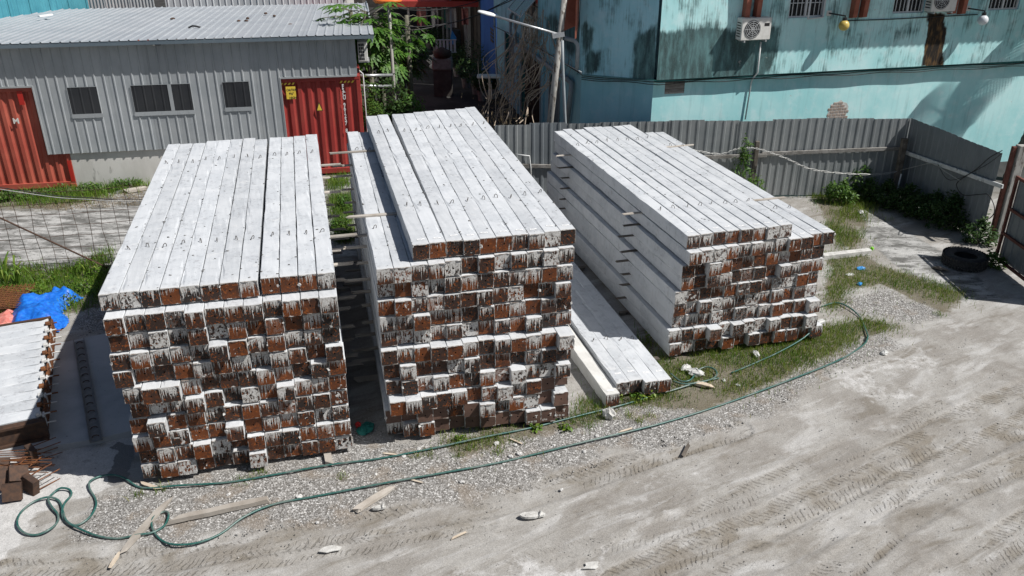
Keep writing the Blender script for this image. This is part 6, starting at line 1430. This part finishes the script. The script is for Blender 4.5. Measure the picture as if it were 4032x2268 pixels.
# ---- heap of rusty pile shoes
def shoe(px, py, z, rx, ry, rz, label, k):
    c = G(px, py, z); t = thing('pile_shoe', label, 'pile shoe', c); t.rotation_euler = (rx, ry, rz)
    MB().bbox(-.125, .125, -.125, .125, -.012, .0, .003).build('shoe_plate', M['rust_dark'], t)
    for a in range(4): MB().box(-.125, .125, -.123, -.112, -.10, -.0125, Matrix.Rotation(a * math.pi / 2, 4, 'Z')).build('shoe_skirt', M['rust_dark'], t)
    for x_ in (-.08, .08):
        for y_ in (-.08, .08): MB().tube([(x_, y_, -.013), (x_ * 1.1, y_ * 1.15, -.45)], .008, 6).build('anchor_bar', M['rust'], t)
shoe(75, 1862, .28, .55, .35, .6, 'large tilted rusty pile shoe on top of the heap', 1); shoe(45, 1940, .16, 1.15, .1, .35, 'rusty pile shoe facing the yard at the front of the heap', 2); shoe(108, 1915, .14, 1.5, .2, -.5, 'rusty pile shoe standing on edge with bars to the slab', 3)
shoe(110, 1795, .20, 1.5, .0, -.75, 'upright rusty pile shoe with bars towards the slab', 4); shoe(12, 1885, .20, .9, -.3, .9, 'rusty pile shoe half buried in the heap', 5); shoe(-5, 1830, .25, .4, .2, .3, 'rusty pile shoe at the back of the heap', 6); shoe(60, 1880, .12, 1.6, .1, -.3, 'rusty pile shoe lying under the heap', 7)
rs_ = random.Random(6); mb = MB(); c = G(25, 1830, .2)
t = thing('rebar_bundle', 'bundle of thin orange rusty bars behind the pile shoes', 'steel bars', (c.x, c.y, .1))
for k in range(16):
    a = rs_.uniform(-.25, .35); p = Vector((rs_.uniform(-.5, .0), rs_.uniform(-.15, .2), rs_.uniform(.0, .22))); MB().tube([p, p + Vector((math.cos(a) * .75, math.sin(a) * .5, rs_.uniform(-.05, .06)))], .007, 5).build('bar', M['rust'], t)

# ------------------------------------------------------------------ tarpaulin, pink sheet, rusty mesh
def crumple(name, poly_px, zmax, mat, label, cat, seed, z0=.02, step=.035, fr=3.2):
    poly = W2(poly_px); a = np.array(poly); lo, hi = a.min(0), a.max(0)
    xs = np.arange(lo[0], hi[0], step); ys = np.arange(lo[1], hi[1], step); X_, Y_ = np.meshgrid(xs, ys); sh = X_.shape; x, y = X_.ravel(), Y_.ravel()
    wx = x + (fbm(x * 4, y * 4, seed) - .5) * .22; wy = y + (fbm(x * 4 + 9, y * 4, seed + 1) - .5) * .22; ins = inpoly(wx, wy, poly); d_ = segdist(wx, wy, poly, True)[0]
    rid = 1 - np.abs(2 * fbm(x * fr * .55, y * fr * .55, seed + 2, 2) - 1) * 2.0; rid2 = 1 - np.abs(2 * fbm(x * fr * 2.6 + 3, y * fr * 2.6, seed + 5, 2) - 1) * 2
    z = z0 + smooth(0, .35, d_) * zmax * (.35 + .5 * np.clip(rid, 0, 1) + .12 * np.clip(rid2, 0, 1)) + smooth(0, .08, d_) * .03
    ix = np.arange(len(x)).reshape(sh); Fq = np.stack([ix[:-1, :-1].ravel(), ix[:-1, 1:].ravel(), ix[1:, 1:].ravel(), ix[1:, :-1].ravel()], -1); Fq = Fq[ins[Fq].all(1)]
    used = np.unique(Fq); mp = np.zeros(len(x), int); mp[used] = np.arange(len(used)); V = np.stack([x, y, z], -1)[used]
    return tag(np_mesh(name, V, mp[Fq], mat, None, None, True), label, cat)
crumple('tarpaulin', [(35, 1275), (45, 1200), (110, 1180), (170, 1180), (185, 1155), (255, 1146), (345, 1172), (285, 1205), (255, 1240), (275, 1275), (235, 1315), (200, 1310), (180, 1330), (40, 1340)], .30, M['tarp'], 'crumpled bright blue tarpaulin beside the casting bed', 'tarpaulin', 5)
crumple('pink_sheet', [(-60, 1330), (-20, 1250), (30, 1205), (70, 1200), (62, 1300), (0, 1340)], .22, M['pink'], 'crumpled pink plastic sheet next to the blue tarpaulin', 'sheet', 15)
c = G(40, 1200); t = thing('rusty_mesh', 'stack of rusty brown wire mesh on the grass by the pink sheet', 'wire mesh', (c.x, c.y, .12), R(12)); mb = MB()
for k in range(4):
    for i in range(22): x_ = -1.5 + i * .09; mb.tube([(x_, -.45 + k * .03, k * .035), (x_, .45 + k * .03, k * .035 + .01)], .006, 4)
    for i in range(10): y_ = -.45 + i * .1; mb.tube([(-1.5, y_, k * .035), (.40, y_, k * .035 + .01)], .006, 4)
o = mb.build('mesh_wire', M['rust'], t); o['kind'] = 'stuff'; MB().box(-1.4, .3, -.4, .4, -.11, -.02).build('mesh_base', M['rust_dark'], t)
# ------------------------------------------------------------------ wire mesh fence in front of the shed yard
ma, mc = G(-150, 1102), G(440, 1058); MP = Plane(ma, math.atan2(mc.y - ma.y, mc.x - ma.x)); ML = 8.2
t = thing('mesh_fence', 'rusty open wire mesh fence across the weathered concrete yard', 'fence', MP.P(0, 0), MP.az); rm = random.Random(3)
mb = MB()
for i in range(int(ML / .29)): x_ = i * .29 + rm.uniform(-.02, .02); mb.tube([(x_ + rm.uniform(-.03, .03), rm.uniform(-.03, .03), z_) for z_ in (0, .5, 1.0, 1.5, 2.02)], .006, 4)
o = mb.build('upright_wire', M['rust_dark'], t); o['kind'] = 'stuff'; mb = MB()
for k in range(8): z_ = .08 + k * .265; mb.tube([(x_, rm.uniform(-.015, .015), z_ + rm.uniform(-.02, .02)) for x_ in np.linspace(0, ML, 14)], .006, 4)
o = mb.build('cross_wire', M['rust_dark'], t); o['kind'] = 'stuff'
for x_ in (.35, 6.4): MB().tube([(x_, .05, 0), (x_, .05, 2.1)], .018, 6).build('mesh_post', M['rust_dark'], t)
a, b = MP.sz(-60, 830, .12), MP.sz(425, 1055, .12); tag(MB().tube([MP.P(a[0], a[1], .12), MP.P(b[0], max(.03, b[1]), .12)], .02, 7).build('iron_bar', M['rust_dark']), 'dark iron bar leaning diagonally across the wire mesh', 'iron bar')
for k in range(2):
    e = [MP.P(*MP.sz(x, y + k * 7, .05), .05) for x, y in ((-80, 728), (0, 738), (120, 756), (240, 772), (350, 778), (440, 784), (600, 784))]
    tag(MB().tube(smooth_pts(e, 5), .010, 5).build('cable', M['cable_pale'] if k else M['cable']), ['dark cable strung over the top of the wire mesh', 'pale cable strung over the top of the wire mesh'][k], 'cable')
timber('timber_plank', G(500, 752, .06), G(585, 738, .06), .2, .08, M['wood'], 'pale plank lying on straw below the plinth', seed=31)
# ------------------------------------------------------------------ hose
HP = [(3235, 1205), (3290, 1192), (3340, 1210), (3385, 1245), (3412, 1310), (3415, 1335), (3395, 1362), (3300, 1420), (3100, 1502), (2850, 1592), (2600, 1670), (2300, 1745), (2000, 1812), (1760, 1862), (1500, 1912), (1250, 1955), (1080, 1990), (960, 2042), (870, 2100), (780, 2138), (690, 2148), (630, 2122), (598, 2075), (605, 2042), (638, 2016), (660, 2018), (664, 2040), (645, 2070), (600, 2098), (540, 2110), (460, 2119), (380, 2110), (305, 2082), (258, 2052), (245, 2020), (257, 1985), (280, 1950), (274, 1930), (240, 1927), (206, 1945), (191, 1970), (205, 2000), (228, 2028), (224, 2062), (190, 2094), (140, 2107), (95, 2100), (70, 2070), (80, 2022), (130, 1981), (190, 1963), (232, 1972), (249, 2018), (264, 2056), (300, 2068), (350, 2042), (378, 2000), (374, 1962), (353, 1925), (356, 1900), (390, 1876), (440, 1871), (490, 1886), (540, 1914), (600, 1923), (700, 1917), (900, 1900), (1100, 1870), (1300, 1836), (1500, 1806), (1700, 1770), (1900, 1728), (2100, 1684), (2300, 1634), (2420, 1604), (2520, 1572), (2640, 1540), (2740, 1512), (2830, 1488)]
pts = [G(x, y, .03) for x, y in HP]; pts = [p + Z * (hground(p.x, p.y) + .012 * (i % 3)) for i, p in enumerate(pts)]
hose = MB().tube(smooth_pts(pts, 6), .0155, 8).build('garden_hose', M['hose'], None, True); tag(hose, 'long green garden hose snaking along the gravel in front of the stacks', 'hose')
hz_ = [(3232, 1272, .30), (3200, 1300, .22), (3150, 1340, .12), (3060, 1390, .05), (2960, 1435, .03), (2880, 1468, .03)]
tag(MB().tube(smooth_pts([G(*p) for p in hz_], 5), .015, 7).build('hose_end', M['hose'], None, True), 'green hose end tied to the lowest pile of the fence stack', 'hose')
cl = [(2640, 1470), (2680, 1500), (2720, 1495), (2745, 1460), (2780, 1445), (2815, 1455), (2820, 1480), (2780, 1500), (2700, 1512), (2650, 1500)]
tag(MB().tube(smooth_pts([G(x, y, .05 + .01 * (i % 3)) for i, (x, y) in enumerate(cl)], 5), .015, 7).build('hose_coil', M['hose'], None, True), 'loop of green hose round the white bag in the grass', 'hose')
q = G(3232, 1268, .31); tag(MB().bbox(-.10, .08, -.05, .05, -.03, .04, .015, Matrix.Translation(q) @ Matrix.Rotation(.5, 4, 'Z')).build('cloth_wrap', M['bag']), 'white cloth wrapped round the hose at the pile end', 'cloth')
# ------------------------------------------------------------------ timber offcuts on the ground
for i, (x0, y0, x1, y1, w_, h_, m_, lab) in enumerate((
    (657, 1976, 493, 2160, .10, .035, 'wood', 'grey plank lying across the hose loop'), (668, 2050, 1058, 1966, .10, .07, 'wood', 'long grey timber with split end beside the hose loop'), (1380, 2022, 1532, 1928, .10, .05, 'wood', 'broken timber lying across the lower hose run'),
    (440, 2222, 468, 2180, .05, .02, 'wood_new', 'small pale splinter near the hose loops'), (2690, 1792, 2714, 1748, .05, .03, 'wood_dark', 'dark wood splinter in the muddy tyre track'), (2733, 1505, 2790, 1520, .10, .05, 'wood_new', 'short pale board in the grass beside the hose'),
    (560, 1902, 625, 1925, .06, .02, 'wood_new', 'flat scrap of wood under the slab side stack edge'), (2345, 1420, 2420, 1560, .09, .05, 'wood_dark', 'damp board lying beside the single loose pile'), (3680, 1050, 3720, 1062, .10, .04, 'wood_dark', 'dark offcut beside the truck tyre'))):
    hz0 = h_ / 2 + .025; timber('timber_offcut', G(x0, y0, hz0), G(x1, y1, hz0), w_, h_, M[m_], lab, 'timber', None, 700 + i, .4)
for i, (px, py) in enumerate(((2050, 1745), (1560, 1790), (1780, 2120), (1660, 1900), (2440, 1700))):
    a = rf.uniform(0, 3); p = G(px, py, .03); timber('wood_splinter', p, p + Vector((math.cos(a) * .22, math.sin(a) * .22, 0)), .03, .012, M['wood_new'], ['thin splinter between the hose and the tallest stack', 'thin splinter at the mouth of the gap between the big stacks', 'thin splinter in the dust beside the muddy track', 'thin splinter on the gravel between the two hose runs', 'thin splinter near the broken concrete lump'][i], 'splinter', 'splinters on the yard floor', 800 + i, .5)
# ------------------------------------------------------------------ lumps, bags, litter
def lump(px, py, sx, sy, sz_, mat, label, cat, seed, z=0.0, name='concrete_lump', group=None):
    r = np.random.default_rng(seed); mb = MB(); rings = 7; n_ = 12; vs_ = []
    for i in range(rings):
        th = math.pi * i / (rings - 1)
        for k in range(n_): 
            a = 2 * math.pi * k / n_; q = 1 + r.uniform(-.22, .22); vs_.append((math.sin(th) * math.cos(a) * sx * q, math.sin(th) * math.sin(a) * sy * q, sz_ * (math.cos(th) * q + .75)))
    mb.add(vs_, [(i * n_ + k, i * n_ + (k + 1) % n_, (i + 1) * n_ + (k + 1) % n_, (i + 1) * n_ + k) for i in range(rings - 1) for k in range(n_)])
    o = mb.build(name, mat); c = G(px, py, z); o.location = (c.x, c.y, z); o.rotation_euler = (0, 0, seed); return tag(o, label, cat, group)
lump(2397, 1645, .11, .085, .11, M['rock'], 'broken concrete lump beside the single loose pile', 'concrete lump', 3)
for i, (px, py, s_) in enumerate(((1955, 1750, .05), (2010, 1800, .045), (2045, 1790, .05), (2030, 1755, .03), (1650, 1770, .04), (1590, 1800, .04), (2210, 1930, .03), (2350, 1720, .04), (1820, 1900, .04), (1180, 1960, .05), (2300, 1780, .035), (2180, 1755, .03), (900, 1950, .035), (1480, 1870, .03), (1250, 2060, .03), (700, 2010, .03))):
    lump(px, py, s_, s_ * .8, s_ * .55, M['chip'], 'small white concrete chunk on the gravel', 'concrete chunk', 20 + i, 0, 'concrete_chunk', 'white chunks on the gravel')
for i, (px, py, s_, r_) in enumerate(((2740, 1478, .16, 1), (2700, 1455, .12, 1.3), (2975, 1400, .11, 1), (2905, 1520, .05, 1), (3480, 1395, .10, 1), (2850, 1500, .05, 1), (3010, 1270, .04, 1))):
    lump(px, py, s_, s_ * .6, s_ * .45, M['bag'], ['large crumpled white plastic bag inside the hose loop', 'dirty white bag next to the hose loop', 'white plastic bag in the grass below the fence stack', 'scrap of white plastic in the grass', 'flat white scrap at the edge of the grass', 'small white scrap near the pale board', 'tiny white scrap stuck by the fence stack'][i], 'plastic bag', 50 + i, 0, 'plastic_bag')
lump(1441, 1695, .17, .12, .05, M['bag_green'], 'teal mesh bag between the two big stacks', 'bag', 61, 0, 'mesh_bag'); lump(1412, 1680, .05, .05, .05, M['redp'], 'red scrap beside the teal mesh bag', 'scrap', 62, .02, 'red_scrap')
lump(3390, 1062, .11, .07, .045, M['bag_blue'], 'blue plastic bag in the grass by the fence stack', 'plastic bag', 63, 0, 'plastic_bag'); lump(3385, 1122, .07, .05, .035, M['bag_blue'], 'small turquoise plastic scrap at the gravel edge', 'plastic bag', 64, 0, 'plastic_bag'); lump(3432, 985, .045, .045, .05, M['lime'], 'lime green plastic cup beside the kerb', 'cup', 65, .02, 'plastic_cup')
lump(3345, 1085, .10, .06, .03, M['bag'], 'white scrap beside the blue plastic bag', 'scrap', 66, 0, 'white_scrap'); lump(3390, 840, .12, .08, .05, M['bag'], 'pale litter at the foot of the fence weeds', 'litter', 67, 0, 'litter')
def sole(px, py, L_, rz, label, seed):
    r = random.Random(seed); c = G(px, py, .03); pts = []
    for k in range(22):
        a = 2 * math.pi * k / 22; w_ = .30 * (1 - .22 * math.cos(a)) ; pts.append((math.cos(a) * L_ / 2 * r.uniform(.95, 1.04), math.sin(a) * L_ * w_ / 2 * r.uniform(.9, 1.1), 0))
    mb = MB(); mb.prism(pts, (0, 0, .035)); mb.tube([(L_ * .25, -L_ * .14, .04), (L_ * .33, 0, .075), (L_ * .30, L_ * .13, .04)], .014, 5); mb.tube([(-L_ * .3, -L_ * .05, .035), (-L_ * .1, .0, .045), (L_ * .1, .02, .04)], .012, 5)
    o = mb.build('flattened_slab', M['rock']); o.location = c; o.rotation_euler = (0, .03, rz); tag(o, label, 'debris')
sole(2098, 2032, .36, .12, 'long dusty sole shaped slab in the muddy track', 3); sole(1492, 2003, .20, .2, 'smaller dusty sole shaped slab beside the broken timber', 4)
for i, (px, py) in enumerate(((1300, 2162), (2330, 2228))):
    mb = MB(); k_ = 9; r = random.Random(i); mb.prism([(math.cos(6.28 * j / k_) * .14 * r.uniform(.5, 1.2), math.sin(6.28 * j / k_) * .07 * r.uniform(.6, 1.2), 0) for j in range(k_)], (0, 0, .012)); o = mb.build('cement_sheet', M['rock']); o.location = G(px, py, .02); o.rotation_euler = (.03, .02, r.uniform(-.4, .4)); tag(o, ['thin white cement sheet near the lower tyre track', 'thin white cement flake on the pale dust', 'white cement crust near the far hose bend', 'white cement crust in the middle of the yard'][i], 'cement flake')
# low kerb in the grass by the fence stack
ka, kb = G(3235, 1012, .08), G(3425, 990, .08); tag(MB().bar(ka, kb, .16, .14, (0, 0, 1), .015).build('kerb_stone', M['rock']), 'low weathered kerb in the grass beside the fence stack', 'kerb')
# ------------------------------------------------------------------ things standing in the alley
c = G(1745, 200, 0); t = thing('water_barrel', 'blue grey barrel standing in the dark alley', 'barrel', (c.x + .6, c.y, 0)); MB().lathe([(0, 0), (.36, 0), (.40, .4), (.40, .8), (.36, 1.1), (.33, 1.1), (.33, 1.0), (0, 1.0)], 16).build('barrel_body', M['bluebin'], t, True); MB().lathe([(.395, .55), (.415, .57), (.415, .63), (.395, .65)], 16).build('barrel_hoop', M['bluebin'], t)
c = AT(1738, 130, 36); t = thing('wash_basin', 'white basin with dark red bowl on it in the alley', 'basin', (c.x, 36, 0)); MB().bbox(-.42, .42, -.28, .28, 1.1, 1.6, .05).build('basin', M['pot'], t); MB().lathe([(0, 1.61), (.34, 1.61), (.40, 1.85), (.0, 2.05)], 14).build('bowl', M['door_brown'], t, True)
MB().box(-.38, .38, -.22, .25, 0, 1.098).build('cabinet', M['dark_ply'], t)
a, b = AT(1600, 30, 44), AT(1790, 22, 44); t = thing('clothes_line', 'washing line with pale and pink clothes under the red awning', 'clothes line', (a.x, 44, 0)); MB().tube([(0, 0, a.z), (b.x - a.x, 0, b.z)], .012, 4).build('line', M['cable'], t)
for k in range(7):
    x_ = .5 + k * .75; r = random.Random(k); mb = MB(); w_ = r.uniform(.3, .5); h_ = r.uniform(.6, .95); zt_ = a.z - .03
    mb.add([(x_ + w_ * u_ / 4, .05 * math.sin(u_ * 2.1 + k) * v_, zt_ - h_ * v_ / 3) for v_ in range(4) for u_ in range(5)], [(v_ * 5 + u_, v_ * 5 + u_ + 1, v_ * 5 + u_ + 6, v_ * 5 + u_ + 5) for v_ in range(3) for u_ in range(4)]); mb.build('garment', M['cloth1'] if k % 3 == 0 else M['cloth2'], t)
c = AT(1778, 148, 37); tag(MB().prism([(-.1, 0, -.25), (.16, 0, -.3), (.2, 0, .0), (.02, 0, .3)], (0, .05, 0), Matrix.Translation(c)).build('blue_bag', M['bag_blue']), 'small blue bag hanging on the alley shed', 'bag')
c = AT(1755, 178, 36); t = thing('plastic_crate', 'pale slatted crate above the alley barrel', 'crate', (c.x, 36, c.z - .3))
for k in range(6): MB().box(-.42 + k * .15, -.33 + k * .15, -.02, .02, .03, .5).build('crate_slat', M['frame'], t)
for z_ in (0, .5): MB().box(-.45, .45, -.03, .03, z_, z_ + .03).build('crate_rail', M['frame'], t)
for k, (px, py) in enumerate(((1700, 250), (1715, 270), (1730, 290), (1745, 255), (1712, 235))): lump(px, py, .30, .22, .16, M['rock'], 'kerb stone at the foot of the alley plants', 'stone', 90 + k, 0, 'kerb_block', 'stones along the alley plants')
a = G(1640, 340, 2.0)
c = AT(1925, 300, 28.6); tag(MB().bbox(-.4, .4, -.2, .2, -.04, .04, .02, Matrix.Translation(c)).build('white_board', M['white_dirty']), 'white board resting on the plants at the blue wall', 'board')
